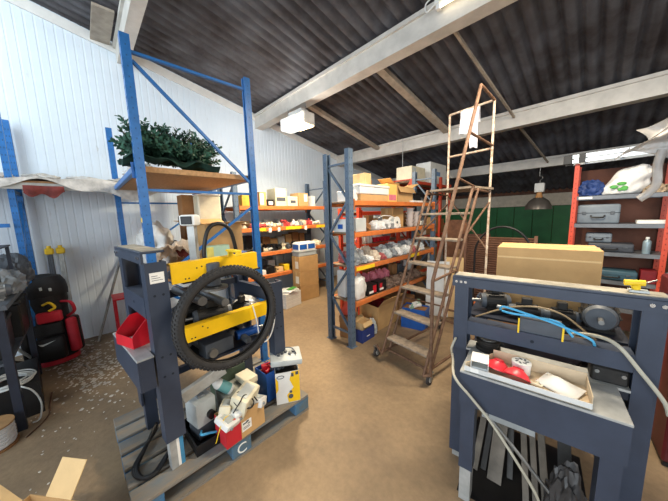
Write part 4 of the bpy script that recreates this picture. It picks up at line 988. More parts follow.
# grey pole leaning, red frame
b = MB(); b.cyl((-4.72, -.02, .006), (-4.985, .36, 1.12), .016, n=10); tag(b.build('leaning_pole', STEEL), 'grey steel pole leaning on the white wall left of the red stand', 'pole')
rf = thing('red_stand', 'small red tubular stand behind the red bin of the left machine', 'stand', (-4.60, .20, 0))
for x, y in ((-.16, 0), (.16, 0), (-.16, .30), (.16, .30)): MB().cyl((x, y, 0), (x, y, .60), .014, n=10).build('leg', RED, rf)
MB().bx(-.18, .18, -.02, .32, .601, .62).build('stand_top', RED, rf); MB().bx(-.15, .15, -.008, .008, .2, .225).build('stretcher', RED, rf)
# grey scrap heap on the bench shelf at the left edge
ZB = 1.046
rnd = random.Random(17)
SCR = [DGREY, LGREY, GREY, STEEL]
SCN = ['dark grey', 'pale grey', 'grey', 'dull steel']
k = 0
for i in range(4):
    for j in range(4):
        mi = rnd.randrange(4); x = -4.12+.26*i; y = -1.33+.26*j
        if i % 2: motor('scrap_motor', SCN[mi]+' scrap motor in the heap on the bench shelf at the left edge', (x, y, ZB), rnd.uniform(-.3, .3)+PI/2, .055, .09, col=SCR[mi], group=SCN[mi]+' scrap motors')
        else: packet(SCN[mi]+' crumpled wrapping in the heap on the bench shelf at the left edge', (x, y, ZB), (.25, .23, (.26 if i == 2 else .32+.2*rnd.random())), SCR[mi], 150+k, group=SCN[mi]+' wrappings on the bench shelf')
        k += 1
for i in range(8):
    b = MB(); b.box((0, 0, 0), (.50, .030, .028)); o = b.build('metal_bar', STEEL if i % 2 else DGREY, loc=(-3.66+.012*(i % 3), -1.62-.05+.13*i if False else -.60-.05*i, 1.0)); 
    o.location.z = 1.475+.0005; tag(o, ('steel' if i % 2 else 'dark grey')+' bar lying across the clutter on the bench shelf', 'bar', 'bars on the bench shelf')
dk = thing('parts_rack_tray', 'dark steel tray carrying bars above the bench clutter at the left edge', 'tray', (-3.66, -.76, 1.445))
MB().bx(-.30, .30, -.24, .24, 0, .014).build('tray_floor', NAVYD, dk)
for x in (-.28, .28):
    for y in (-.22, .22): MB().bx(x-.012, x+.012, y-.012, y+.012, -.398, -.0005).build('leg', NAVYD, dk)
# under the bench: black crate, coil of cable
bk = thing('black_crate', 'black crate on the floor below the coil of cable at the left edge', 'crate', (-3.58, -.70, 0), .1)
b = MB(); b.bx(-.3, .3, -.25, .25, .001, .02); b.bx(-.3, .3, -.25, -.235, .0201, .29); b.bx(-.3, .3, .235, .25, .0201, .29); b.bx(-.3, -.285, -.2349, .2349, .0201, .29); b.bx(.285, .3, -.2349, .2349, .0201, .29); b.build('crate_body', BLACK, bk)
MB().bx(-.3, .3, -.25, .25, .2905, .30).build('lid', BLACK, bk)

for i, (x, y, z, s3, lb) in enumerate(((-4.05, -.70, .571, (.46, .36, .36), 'black storage box under the bench shelf beside the golf bag'), (-3.45, -.72, .571, (.40, .34, .30), 'black storage box under the bench shelf nearer the coil of cable'))):
    t = thing('storage_box', lb, 'box', (x, y, z), .05*i); MB().box((0, 0, s3[2]/2-.02), (s3[0], s3[1], s3[2]-.04), bevel=.012).build('box_body', BLACK, t); MB().box((0, 0, s3[2]-.02), (s3[0]+.02, s3[1]+.02, .038), bevel=.008).build('lid', DARK, t)
    MB().bx(-.06, .06, -s3[1]/2-.006, -s3[1]/2-.0005, s3[2]*.5, s3[2]*.62).build('paper_label', LGREY, t)
packet('black canvas holdall on the floor below the bench shelf beside the golf bag', (-4.06, -.86, .001), (.40, .44, .42), BLACK, 191, name='holdall', cat='bag', crisp=45)
b = MB()
for i in range(9):
    r_ = .115+.016*(i % 3); cx, cy = -3.40+.012*math.sin(i*2.1), -.60+.012*math.cos(i*1.7)
    b.tube([(cx+r_*math.cos(a), cy+r_*math.sin(a), .312+.012*(i//3)*1.1+.004*math.sin(a*2+i)) for a in [2*PI*k_/40 for k_ in range(40)]], .0065, n=6, closed=True)
b.tube(smoothpts([(-3.28, -.56, .335), (-3.20, -.46, .28), (-3.19, -.42, .15), (-3.18, -.44, .02), (-3.16, -.48, .012)]), .0065, n=6)
tag(b.build('cable_coil', LGREY), 'coil of pale grey cable on the black crate at the left edge', 'cable')
cs = thing('cable_spool', 'wooden spool of white cable on the floor at the left edge', 'spool', (-3.02, -.655, 0), 0)
MB().lathe([(0, 0), (.12, 0), (.12, .012), (0, .012)], n=32).build('flange', CARDD, cs); MB().lathe([(0, .17), (.115, .17), (.115, .182), (0, .182)], n=32).build('flange', mat('spool_wood', (186, 146, 100), .7, var=.15), cs)
b = MB()
for i in range(11): b.tube([((.102+.004*(i % 2))*math.cos(a), (.102+.004*(i % 2))*math.sin(a), .024+.0134*i) for a in [2*PI*k_/32 for k_ in range(32)]], .0068, n=6, closed=True)
b.lathe([(0, .0125), (.098, .0125), (.098, .1695), (0, .1695)], n=24); b.build('wound_cable', BAGW, cs)
tube_obj('floor_string', 'thin brown string on the floor leading to the cable spool', 'string', [(-3.62, -.40, .008), (-3.40, -.40, .006), (-3.18, -.40, .006), (-2.98, -.50, .006)], .005, RUST)
# open carton at the bottom edge of the photo
oc = thing('carton', 'open cardboard box whose flaps rise at the bottom left corner', 'box', (-1.70, -.36, 0), math.radians(38))
w2, d2, h2 = .34, .30, .28
b = MB(); b.bx(-w2/2, w2/2, -d2/2, d2/2, .001, .006)
b.bx(-w2/2, w2/2, -d2/2, -d2/2+.005, .0061, h2); b.bx(-w2/2, w2/2, d2/2-.005, d2/2, .0061, h2); b.bx(-w2/2, -w2/2+.005, -d2/2+.0051, d2/2-.0051, .0061, h2); b.bx(w2/2-.005, w2/2, -d2/2+.0051, d2/2-.0051, .0061, h2)
b.build('carton_body', CARD, oc)
for M, wd, L in ((TR(0, d2/2, h2) @ RX(.95), .15, .16), (TR(-w2/2, 0, h2) @ RZ(PI/2) @ RX(.55), .24, .15), (TR(w2/2, 0, h2) @ RZ(-PI/2) @ RX(-.4), .28, .15), (TR(0, -d2/2, h2) @ RZ(PI) @ RX(-.2), .32, .15)):
    b = MB(); b.bx(-wd/2, wd/2, 0, L, -.0022, .0022); bmesh.ops.transform(b.bm, matrix=M, verts=b.bm.verts); b.build('flap', CARDL, oc)

# ================================================================== on the left machine and its pallet
def pt(x, y, z): return (x, y, z)
ZP = .1425
tz = .142+.715
rb = thing('parts_bin', 'red open-fronted parts bin on the table of the left machine', 'bin', lw(LM, 0.290, .075-.09, .7152), lrz+.1)
def binbody(c, m_):
    b = MB(); t_ = .003
    b.bx(-.075, .075, -.10, .10, 0, t_); b.bx(-.075, .075, .10-t_, .10, t_+.0001, .115); b.bx(-.075, .075, -.10, -.10+t_, t_+.0001, .05)
    for s in (-1, 1):
        Mx = TR(s*.075-(t_ if s > 0 else 0), 0, 0) @ RZ(PI/2) @ TR(0, -t_, 0)
        b.prism([(-.0969, .0032), (.0969, .0032), (.0969, .115), (-.02, .115), (-.0969, .055)], t_, Mx)
    return b.build('bin_body', m_, c)
binbody(rb, RED); rb.location = lw(LM, .285, .02, .7655); rb.rotation_euler.z = lrz+.25; rb.scale = (1.2, 1.05, 1.35)
MB().bx(-.05, .05, -.07, .06, .0035, .018).build('paper_slip', PAPER, rb)
# grey steel channel leaning in the left machine
b = MB(); b.bar(at(182, 398, X=-1.80), at(224, 368, X=-1.80), .075, .04, bevel=.003, up=(1, 0, 0)); tag(b.build('steel_channel', STEELL), 'pale grey steel channel slanting across the lower left machine', 'bar')
# black tray, grey motor box
tray = thing('black_tray', 'shallow black tray on the pallet holding the grey pump', 'tray', (-1.84, .50, ZP), .04)
b = MB(); b.bx(-.16, .16, -.15, .15, 0, .008); b.bx(-.16, .16, -.15, -.142, .0081, .07); b.bx(-.16, .16, .142, .15, .0081, .07); b.bx(-.16, -.152, -.1419, .1419, .0081, .07); b.bx(.152, .16, -.1419, .1419, .0081, .07); b.build('tray_body', BLACK, tray)
gp = thing('grey_pump', 'grey pump housing with a dark knob sitting in the black tray', 'pump', (-1.85, .45, ZP+.009), .2); gp.scale = (1.08, 1.08, 1.18)
MB().box((0, 0, .16), (.14, .13, .15), bevel=.010, seg=2).build('housing', LGREY, gp); MB().box((0, 0, .042), (.12, .11, .084), bevel=.004).build('foot_block', DGREY, gp)
MB().cyl((.0702, .02, .14), (.098, .02, .14), .024, n=18).build('knob', BLACK, gp); MB().box((0, 0, .242), (.05, .05, .014), bevel=.004).build('cap', GREY, gp)
b = MB(); b.tube(smoothpts([(.061, -.04, .06), (.10, -.06, .07), (.115, -.02, .06), (.125, .02, .045)]), .007, n=8); b.build('blue_hose', CYAN, gp)
# red-fronted carton of white parts
c0 = at(227.5, 450, Z=.1425); c1 = at(265, 422, Z=.1425); dx = (c1-c0); cw = dx.length; ang = math.atan2(dx.y, dx.x)
cm = (c0+c1)/2; nx = Vector((math.sin(ang), -math.cos(ang), 0)); 
if nx.x > 0: nx = -nx
cdep = .15; cc = cm+nx*cdep/2
cb = carton('cardboard carton with a red corner, full of white parts, on the pallet edge', (cc.x, cc.y, ZP), (cw, cdep, .185), ang, CARD, flaps=(None, None, None, None))
REDP = mat('print_red', (196, 40, 50), .6, var=.05)
MB().bx(-cw/2-.0004, -cw/2+.105, -cdep/2-.0012, -cdep/2-.0002, .002, .183).build('printed_panel', REDP, cb); MB().bx(-cw/2-.0012, -cw/2-.0002, -cdep/2-.001, cdep/2, .002, .183).build('printed_panel', REDP, cb)
lb_ = MB().bx(-cw/2+.112, -cw/2+.185, -cdep/2-.0012, -cdep/2-.0002, .045, .115).build('paper_label', PAPER, cb); lb_['label'] = 'white shipping label'
b = MB()
for i, (x, z, w3, h3) in enumerate(((.10, .095, .03, .01), (.125, .098, .02, .014), (.10, .06, .05, .004), (.10, .07, .05, .004), (.135, .082, .02, .008))): b.bx(-cw/2+x+.02, -cw/2+x+.02+w3, -cdep/2-.0016, -cdep/2-.0013, z, z+h3)
b.build('print', DGREY, lb_)
MB().bx(-cw/2+.006, cw/2-.006, -cdep/2+.006, cdep/2-.006, .0045, .125).build('packing_board', CARDD, cb)
def in_carton(x, y, z): return Matrix.Translation((cc.x, cc.y, ZP+.035)) @ RZ(ang) @ Vector((x, y, z))
def part_box(label, x, y, z, size, rot, m_=WHITE, name='white_part'):
    t = thing(name, label, 'device', in_carton(x, y, z), rot=(rot[0], rot[1], ang+rot[2]))
    size = tuple(1.22*q for q in size); w3, d3, h3 = size
    MB().box((0, 0, h3/2), size, bevel=min(.008, h3*.2), seg=2).build('casing', m_, t); MB().box((0, 0, h3+.002), (w3*.7, d3*.6, .004), bevel=.001).build('cover', LGREY, t)
    MB().cyl((-w3*.25, -d3/2-.012, h3/2), (-w3*.25, -d3/2-.0002, h3/2), .009, n=12).build('gland', GREY, t)
    return t
part_box('white square unit tilted out over the red corner of the carton', -.11, -.03, .115, (.11, .10, .035), (.35, .2, .3))
part_box('large cream unit standing up at the back of the carton of white parts', .03, .02, .11, (.16, .10, .12), (.3, 0, .5), CREAM)
part_box('white unit in the middle of the carton under the black lead', -.015, -.015, .10, (.10, .08, .06), (.2, -.1, .1))
part_box('small white unit at the front edge of the carton', -.03, -.035, .115, (.07, .05, .05), (.1, .1, -.2))
part_box('white unit at the right end of the carton behind the yellow tag', .12, -.04, .10, (.07, .08, .05), (0, .3, .5))
part_box('cream unit lying behind the spray bottle at the left of the carton', -.10, .035, .10, (.10, .06, .09), (.2, .2, .9), CREAM)
yt = MB().box((0, 0, .022), (.055, .012, .07), bevel=.003).build('yellow_tag', mat('pale_yellow_plastic', (238, 218, 110), .5), loc=in_carton(.125, .02, .17), rz=ang+.3); tag(yt, 'pale yellow connector block above the right end of the carton', 'connector')
tube_obj('black_lead', 'black lead coiled over the white parts in the carton', 'cable', [in_carton(-.08, -.06, .18), in_carton(-.04, -.08, .24), in_carton(.02, -.05, .25), in_carton(.06, -.085, .20), in_carton(.03, -.10, .17), in_carton(-.03, -.06, .19), in_carton(-.05, -.02, .24), in_carton(0, 0, .26), in_carton(.07, -.04, .22), in_carton(.10, -.07, .165)], .0045, BLACK)
tube_obj('yellow_lead', 'thin yellow lead hanging out over the red corner of the carton', 'cable', [in_carton(-.10, -.03, .16), in_carton(-.14, -.05, .17), in_carton(-.18, -.06, .12), in_carton(-.20, -.05, .05), in_carton(-.19, -.01, .01)], .003, YELP)
sbt = thing('spray_bottle', 'white spray bottle with a teal label leaning behind the carton of white parts', 'bottle', (-1.83, .66, .378), rot=(.45, -.75, .6))
MB().lathe([(0, 0), (.036, 0), (.038, .006), (.038, .12), (.016, .155), (0, .155)], n=20).build('bottle_body', WHITE, sbt); MB().lathe([(.0384, .02), (.0392, .02), (.0392, .10), (.0384, .10)], n=20).build('paper_label', mat('teal_label', (110, 168, 168), .5), sbt)
b = MB(); b.box((0, .012, .182), (.024, .06, .028), bevel=.005); b.cyl((0, 0, .1552), (0, 0, .17), .014, n=12); b.build('spray_head', WHITE, sbt); MB().box((0, .03, .15), (.008, .008, .03), M=RX(.4)).build('trigger', WHITE, sbt)
blc = carton('dull grey box behind the carton of white parts, carrying the spray bottle', (-1.88, .72, ZP), (.26, .18, .22), lrz+PI/2, mat('dull_grey_box', (150, 152, 144), .6, var=.1), False)
carton('dull green box standing behind the grey boxes in the left machine', (-2.04, .72, ZP), (.26, .10, .30), lrz+PI/2, mat('dull_green_box', (88, 104, 84), .6, var=.15), False)
carton('cream flat box on the grey box beside the spray bottle', (-1.87, .80, ZP+.222), (.11, .15, .05), lrz+PI/2, CREAM, False)
# blue crate with bits
bc = thing('blue_bin', 'blue plastic bin filled with bits standing by the rear leg of the left machine', 'bin', (-1.865, .98, ZP), .1)
b = MB(); t_ = .004
for f0, f1 in ((.085, .10),):
    pass
b.bx(-.075, .075, -.06, .06, 0, .004); b.bx(-.08, .08, -.065, -.061, .0041, .25); b.bx(-.08, .08, .061, .065, .0041, .25); b.bx(-.08, -.076, -.0609, .0609, .0041, .25); b.bx(.076, .08, -.0609, .0609, .0041, .25)
b.build('bin_body', BLUE, bc); MB().bx(-.073, .073, -.058, .058, .0045, .22).build('packing', DGREY, bc)
scatter((0, 2, 3, 4), [LGREY, RED, WHITE], -1.93, -1.80, .935, 1.03, ZP+.221, 4, ['grey bit on top of the blue bin', 'red bit on top of the blue bin', 'white bit on top of the blue bin'], 'bits in the blue bin', 5, (.8, .9))
# yellow and white box with a grey tray on top
pa_, pb_, pc_ = at(276, 389, Z=.1425), at(285, 404.5, Z=.1425), at(305.5, 395, Z=.1425)
yb = carton('tall white and yellow printed box at the far corner of the pallet', ((pa_.x+pc_.x)/2, (pa_.y+pc_.y)/2, ZP), ((pc_-pb_).length, .20, .25), math.atan2((pc_-pb_).y, (pc_-pb_).x), WHITE, flaps=(None, None, None, None))
yb.location = (-1.735, 1.085, ZP); ybw = .19
for o in list(yb.children): bpy.data.objects.remove(o)
b = MB(); b.bx(-ybw/2, ybw/2, -.085, .085, 0, .004)
for a_ in ((-ybw/2, ybw/2, -.085, -.081), (-ybw/2, ybw/2, .081, .085), (-ybw/2, -ybw/2+.004, -.0809, .0809), (ybw/2-.004, ybw/2, -.0809, .0809)): b.bx(*a_, .0041, .27)
b.build('box_body', WHITE, yb)
YB = mat('print_yellow_deep', (242, 196, 30), .5, var=.05)
b = MB(); b.prism([(.0, .004), (ybw/2, .004), (ybw/2, .268), (.035, .268), (.015, .20), (.045, .13), (-.01, .07)], .001, TR(0, -.0862, 0)); b.build('printed_panel', YB, yb)
MB().bx(ybw/2+.0002, ybw/2+.0012, -.084, .084, .004, .268).build('printed_panel', YB, yb)
b = MB(); b.prism([(-ybw/2, .10), (-.075, .13), (-.075, .20), (-ybw/2, .24)], .001, TR(0, -.0862, 0)); b.build('printed_panel', YB, yb)
for x, z, r_ in ((.02, .055, .02), (.022, .095, .012)): MB().cyl((x, -.0876, z), (x, -.0866, z), r_, n=16).build('print', DGREY, yb)
b = MB(); b.tube([(-.055+.028*math.cos(a), -.0866, .235+.012*math.sin(a)) for a in [2*PI*k_/20 for k_ in range(20)]], .003, n=5, closed=True); b.build('print', DGREY, yb)
MB().bx(.03, .05, -.0876, -.0868, .225, .255).build('print', DGREY, yb); MB().bx(.065, .088, -.0876, -.0868, .235, .262).build('print', DGREY, yb)
yb.rotation_euler.z = math.radians(62)
MB().bx(-ybw/2+.006, ybw/2-.006, -.078, .078, .0045, .255).build('packing', DARK, yb)
gt = thing('grey_tray_unit', 'pale grey moulded unit lying across the top of the white and yellow box', 'device', (-1.735, 1.085, ZP+.335), rot=(.10, .06, math.radians(62)))
MB().box((0, 0, .025), (.25, .19, .05), bevel=.01, seg=2).build('casing', LGREY, gt)
b = MB()
for i, (x, y) in enumerate(((-.03, 0), (.0, .02), (.03, -.01), (.06, .015), (-.06, -.02))): b.cyl((x, y, .0502), (x, y, .066), .012, n=12)
b.tube(smoothpts([(-.06, .03, .062), (0, .05, .075), (.06, .04, .065), (.08, -.03, .06)]), .005, n=6); b.build('fittings_plate', DGREY, gt)
scatter((2, 5), [DGREY, BLACK], -1.79, -1.69, 1.03, 1.14, ZP+.257, 4, ['dark grey part sticking out of the white and yellow box', 'black part sticking out of the white and yellow box'], 'parts in the white and yellow box', 8, (.8, 1))
# black hose looped at the pallet corner
b = MB()
for k_ in range(3):
    b.tube(smoothpts([(-2.12, .22, .16+.02*k_), (-1.97, .12+.01*k_, .16+.012*k_), (-1.86+.012*k_, .055+.008*k_, .156+.008*k_), (-1.77+.012*k_, .07+.01*k_, .155), (-1.735, .13+.012*k_, .156), (-1.80, .20+.02*k_, .158+.02*k_), (-1.9, .30, .16+.02*k_)]), .011, n=8)
tag(b.build('black_hose', BLACK), 'black hose looped on the pallet corner round the left machine foot', 'hose')
b = MB(); b.blob((0, 0, 0), (.2, .2, .16), amp=.25, freq=2.4, seed=7, sub=4); o = tag(b.build('plastic_bag', BAGW, loc=lw(LM, 0.430, .74, 1.128-.38+.0)), 'crumpled white plastic bag seen through the tyre on the lower deck', 'bag'); o.location = lw(LM, 0.450, .76, .862) if False else lw(LM, 0.36, .70, .748)
carton('small yellow block beside the white plastic bag inside the tyre', lw(LM, 0.500, .56, .748), (.05, .05, .06), lrz, YELP, False, name='yellow_block', cat='block')
# tools under the lower arm
dr = thing('power_drill', 'blue and grey power drill lying in the left machine below the lower yellow arm', 'drill', lw(LM, 0.430, .66, .563), lrz+1.45)
MB().cyl((-.10, 0, .05), (.08, 0, .05), .036, n=20).build('drill_body', BLUE, dr); MB().cyl((.0802, 0, .05), (.13, 0, .05), .024, .016, n=16).build('chuck', STEEL, dr)
b = MB(); b.box((-.06, -.07, .04), (.045, .12, .04), bevel=.008); b.build('handle', DGREY, dr)
carton('dark grey instrument box below the lower yellow arm of the left machine', lw(LM, 0.430, .40, .563), (.20, .12, .10), lrz+PI/2, DGREY, False, name='instrument_box', cat='box')
for i in range(4): put_fitting([2, 3, 5, 1][i], STEEL, lw(LM, 0.170, .30+.14*i, .563), i, 'worn steel fitting on the lower deck of the left machine', 'steel fittings on the machine deck', 1.2)
tube_obj('white_cable', 'white cable hanging in loops from the lower arm inside the tyre', 'cable', [lw(LM, 0.580, .62, .87), lw(LM, 0.585, .64, .76), lw(LM, 0.580, .66, .62), lw(LM, 0.570, .70, .55), lw(LM, 0.575, .76, .58), lw(LM, 0.585, .80, .70), lw(LM, 0.585, .79, .86)], .005, WHITE)
# ================================================================== on the right machine
tf = .8085
ct = thing('cardboard_tray', 'shallow pale cardboard tray on the table of the right machine', 'tray', lw(RM, .367, -.178, tf), rrz)
CT = mat('pale_tray_card', (206, 186, 156), .8, var=.06); 
tw, tdp, thh = .488, .19, .062; xl = -.135
b = MB(); M_ = TR(0, 0, .003) @ RX(PI/2)
b.prism([(-tw/2, -tdp/2), (tw/2, -tdp/2), (tw/2, tdp/2), (xl, tdp/2)], .003, M_)
b.build('tray_floor', CT, ct)
b = MB(); b.bx(xl, tw/2, tdp/2-.003, tdp/2, .0034, thh+.008); b.build('tray_wall', CT, ct)
b = MB(); b.bx(tw/2-.003, tw/2, -tdp/2+.0031, tdp/2-.0031, .0034, thh); b.build('tray_wall', CT, ct)
b = MB(); b.bar((-tw/2+.003, -tdp/2+.004, .0034+thh*.35), (xl-.002, tdp/2-.002, .0034+thh*.35), thh*.7, .003, up=(1, 0, 0)); b.build('tray_wall', CT, ct)
MB().bx(-tw/2, tw/2, -tdp/2, -tdp/2+.003, .0034, .03).build('tray_front', mat('tray_front_white', (214, 214, 210), .7, var=.06), ct)
def on_tray(x, y, z=.0035): return Matrix.Translation(ct.location) @ RZ(rrz) @ Vector((x, y, z))
wb = thing('white_carton', 'small open white box at the left end of the cardboard tray', 'box', on_tray(-.180, -.045, .0075), rrz+.10)
b = MB(); b.bx(-.04, .04, -.05, .05, 0, .003); b.bx(-.04, .04, -.05, .05, .062, .065); b.bx(-.04, -.037, -.05, .05, .0031, .0619); b.bx(.037, .04, -.05, .05, .0031, .0619); b.bx(-.0369, .0369, .047, .05, .0031, .0619); b.bx(-.0369, .0369, -.05, -.047, .0031, .02); b.build('box_body', PAPER, wb)
MB().bx(-.034, .034, -.042, .04, .0032, .028).build('inner_tray', LGREY, wb)
def bowl(label, x, y, r, rot):
    t = thing('red_bowl', label, 'bowl', on_tray(x, y, .03), rot=rot)
    MB().lathe([(0, .0), (r*.45, .001), (r*.85, .018), (r, .034), (r+.004, .036), (r+.004, .040), (r-.003, .039), (r*.83, .022), (r*.43, .006), (0, .005)], n=28).build('bowl_shell', mat('bowl_red', (226, 56, 66), .35, var=.05), t)
    MB().lathe([(0, -.006), (r*.4, -.006), (r*.42, .0005), (0, .0)], n=20).build('foot_ring', RED, t)
    return t
bowl('upturned red plastic bowl nearest the white box on the tray', -.10, .012, .055, (PI-.3, .1, 0)).location.z += .025
bowl('red plastic bowl at the front of the tray right of the other bowl', -.015, -.028, .055, (PI-.55, .25, .3)).location.z += .028
td_ = thing('round_tin', 'round white tin with a black patterned lid behind the red bowls', 'tin', on_tray(-.005, .045, .0035), rrz)
MB().lathe([(0, 0), (.038, 0), (.04, .004), (.04, .05), (0, .05)], n=28).build('tin_body', WHITE, td_); MB().lathe([(0, .0502), (.042, .0502), (.042, .064), (.03, .066), (0, .066)], n=28).build('lid', WHITE, td_)
b = MB()
for k_ in range(7):
    a = 2*PI*k_/7; b.box((.022*math.cos(a), .022*math.sin(a), .0668), (.017, .009, .0012), rz=a+.6)
b.build('lid_pattern', DGREY, td_)
def pbag(u, v):
    x = -.075+.15*u; y = -.055+.11*v; return Vector((x, y, .030*math.sin(PI*u)*math.sin(PI*v)*(1+.3*math.sin(6*u))+.003))
b = MB(); b.grid(pbag, 18, 14, .003); b.grid(lambda u, v: Vector((pbag(u, v).x, pbag(u, v).y, .0005)), 4, 4, .002); o = tag(b.build('paper_bag', PAPER, loc=on_tray(.145, 0, .0045), rz=rrz-.45, smooth=60), 'white paper bag lying at the right end of the cardboard tray', 'bag'); o.rotation_euler = (.12, .05, rrz-.45); o.location.z += .012
for i in range(3):
    put_fitting([1, 0, 2][i], CREAM, on_tray(.06+.02*i, -.045+.035*i, .0035), i*.8, 'small cream fitting between the tin and the paper bag on the tray', 'cream fittings on the tray', .45)
# big carton behind the top beam
pz = 1.0
bgc = carton('big plain tan carton standing behind the beam of the right machine', lw(RM, .43, .54, pz), (.53, .30, .40), rrz, CARD, True)
bgc.location = lw(RM, .435, .60, pz)
MB().bx(-.26, .26, -.152, -.1503, .325, .335).build('crease', CARDL, bgc)
# cables
tube_obj('blue_cable', 'bright blue cable looped over the control box of the right machine', 'cable', [lw(RM, .24, .06, 1.07), lw(RM, .26, .03, 1.10), lw(RM, .36, .02, 1.085), lw(RM, .46, .0, 1.07), lw(RM, .54, -.01, 1.05), lw(RM, .62, -.012, 1.02), lw(RM, .64, .02, .98)], .006, CYAN)
tube_obj('blue_cable', 'second strand of blue cable crossing lower on the control box', 'cable', [lw(RM, .25, .07, 1.06), lw(RM, .30, .035, 1.066), lw(RM, .40, .028, 1.07), lw(RM, .50, .02, 1.066), lw(RM, .56, .03, 1.0)], .006, CYAN)
tube_obj('brown_cable', 'thin brown cable arching above the control box of the right machine', 'cable', [lw(RM, .10, .14, .965), lw(RM, .26, .13, 1.06), lw(RM, .40, .12, 1.10), lw(RM, .52, .12, 1.08), lw(RM, .62, .13, 1.0), lw(RM, .66, .14, .965)], .005, mat('brown_cable', (150, 128, 96), .5))
tube_obj('flexible_conduit', 'pale flexible conduit curving down over the right end of the right machine', 'conduit', [lw(RM, .56, .15, .966), lw(RM, .60, .10, 1.0), lw(RM, .66, .02, 1.03), lw(RM, .71, -.03, 1.02), lw(RM, .78, -.05, .93), lw(RM, .85, -.06, .83), lw(RM, .87, -.06, .77)], .0085, CONDUIT, n=10)
tube_obj('flexible_conduit', 'pale flexible conduit hanging down past the left end of the machine table', 'conduit', [lw(RM, .02, -.015, .86), lw(RM, .0, -.03, .79), lw(RM, .04, -.16, .79), lw(RM, .085, -.31, .775), lw(RM, .17, -.31, .69), lw(RM, .26, -.30, .59), lw(RM, .38, -.30, .43), lw(RM, .46, -.27, .28), lw(RM, .49, -.2, .12), lw(RM, .50, -.15, .012)], .0068, CONDUIT, n=10)
for i, (x, y, z) in enumerate(((.25, .03, 0), (.4, .03, 0), (.55, .02, 0))):
    put_fitting([3, 5, 2][i], DGREY, lw(RM, x, .18+.05*i, .613), .5*i, 'dark greasy fitting on the middle deck of the right machine', 'greasy fittings in the right machine', 1.5)
# steel bars and sheet stored under the table
BARD = mat('dull_brown_steel', (112, 104, 94), .55, .35, var=.2, scale=10)
BARG = mat('dark_bar_steel', (62, 60, 58), .5, .4, var=.2)
BL_ = ['pale flat bar nearest the left leg under the right machine table', 'dark bar second from the left leg under the right machine table', 'wide dull bar third from the left leg under the right machine table', 'dark bar fourth from the left leg under the right machine table', 'narrow dull bar left of the middle under the right machine table', 'narrow dull bar in the middle under the right machine table', 'narrow dull bar just right of the middle under the right machine table', 'dark wide bar nearest the right leg under the machine table']
for i, (x0, y0, x1, y1, wd, m_) in enumerate(((.16, .0, .20, .36, .035, BARD), (.205, .03, .245, .36, .03, BARG), (.27, -.02, .285, .34, .075, BARD), (.345, .06, .312, .38, .03, BARG), (.43, -.06, .36, .34, .03, BARD), (.475, -.06, .40, .34, .028, BARD), (.52, -.06, .44, .34, .034, BARD), (.60, .0, .57, .36, .06, BARG))):
    b = MB(); b.bar(lw(RM, x0, y0-.02, .006), lw(RM, x1, y1, .575), wd, .012, up=(0, 1, 0)); tag(b.build('steel_bar', m_, smooth=0), BL_[i], 'bar')
t = thing('dark_floor_sheet', 'black sheet added to darken the floor under the right machine table', 'tray', lw(RM, .40, .12, .0005), rrz)  # flat black sheet stands in for the shade on the floor here
MB().bx(-.30, .30, -.34, .36, 0, .0045).build('tray_floor', BLACK, t)
MB().bx(.079, .721, .50, .512, .06, .59).build('dark_backing', NAVYD, RM)  # dark panel added to make the space behind the bars dark
b = MB(); b.cyl(lw(RM, .16, -.12, .56), lw(RM, .58, -.16, .16), .009, n=10); b.cyl(lw(RM, .12, -.13, .50), lw(RM, .17, -.11, .585), .013, n=12); b.cyl(lw(RM, .56, -.155, .12), lw(RM, .62, -.165, .19), .013, n=12)
tag(b.build('tie_rod', STEEL), 'round steel rod with end knobs slanting below the machine table', 'rod')
b = MB(); b.box((0, 0, 0), (.24, .005, .15), M=RX(-.75)); tag(b.build('metal_sheet', STEELL, loc=lw(RM, .32, -.09, .54), rz=rrz), 'pale metal sheet tucked under the table of the right machine', 'sheet')
packet('crumpled dark bag under the table beside the right leg', lw(RM, .575, -.12, .002), (.15, .13, .46), mat('dark_film', (70, 68, 68), .4, var=.3), 171, name='plastic_bag', cat='bag')
# yellow hand tool on the beam
yt = thing('yellow_hand_tool', 'yellow-handled tool lying on the right end of the machine beam', 'tool', lw(RM, .755, .045, 1.268), rrz)
yt.scale = (.8, .8, .85)
b = MB(); b.cyl((-.05, 0, .045), (.03, 0, .05), .016, n=14); b.cyl((-.005, 0, .036), (.0, 0, .012), .02, .017, n=14); b.build('grip', YELP, yt)
MB().cyl((.0302, 0, .051), (.075, .015, .068), .004, n=8).build('blade', STEEL, yt); MB().bx(-.03, .045, -.025, .025, 0, .011).build('tool_base', LGREY, yt)
# ================================================================== right shelving unit
def toolcase(label, loc, size, m, rz=0, name='tool_case'):
    w3, d3, h3 = size; t = thing(name, label, 'case', loc, rz)
    MB().box((0, 0, h3/2), (w3, d3, h3), bevel=min(.025, h3*.16), seg=3).build('case_body', m, t)
    b = MB(); b.bx(-w3/2-.0015, w3/2+.0015, -d3/2-.0015, d3/2+.0015, h3*.54, h3*.57); b.build('lid_seam', BLACK, t)
    b = MB(); hw = w3*.16; yy = -d3/2-.012; b.tube([(-hw, -d3/2+.004, h3*.42), (-hw, yy-.012, h3*.42), (-hw+.01, yy-.02, h3*.33), (hw-.01, yy-.02, h3*.33), (hw, yy-.012, h3*.42), (hw, -d3/2+.004, h3*.42)], .009, n=8); b.build('handle', BLACK, t)
    for x in (-w3*.33, w3*.33): MB().box((x, -d3/2-.003, h3*.55), (w3*.09, .012, h3*.16), bevel=.003).build('latch', DGREY, t)
    return t
S4, S3, S2, S1 = 1.801, 1.461, 1.121, .781
CASE = mat('case_grey', (112, 122, 132), .45, var=.08)
toolcase('large grey power tool case on the second shelf of the red unit', (-.018, 4.66, S3), (.37, .26, .235), CASE)
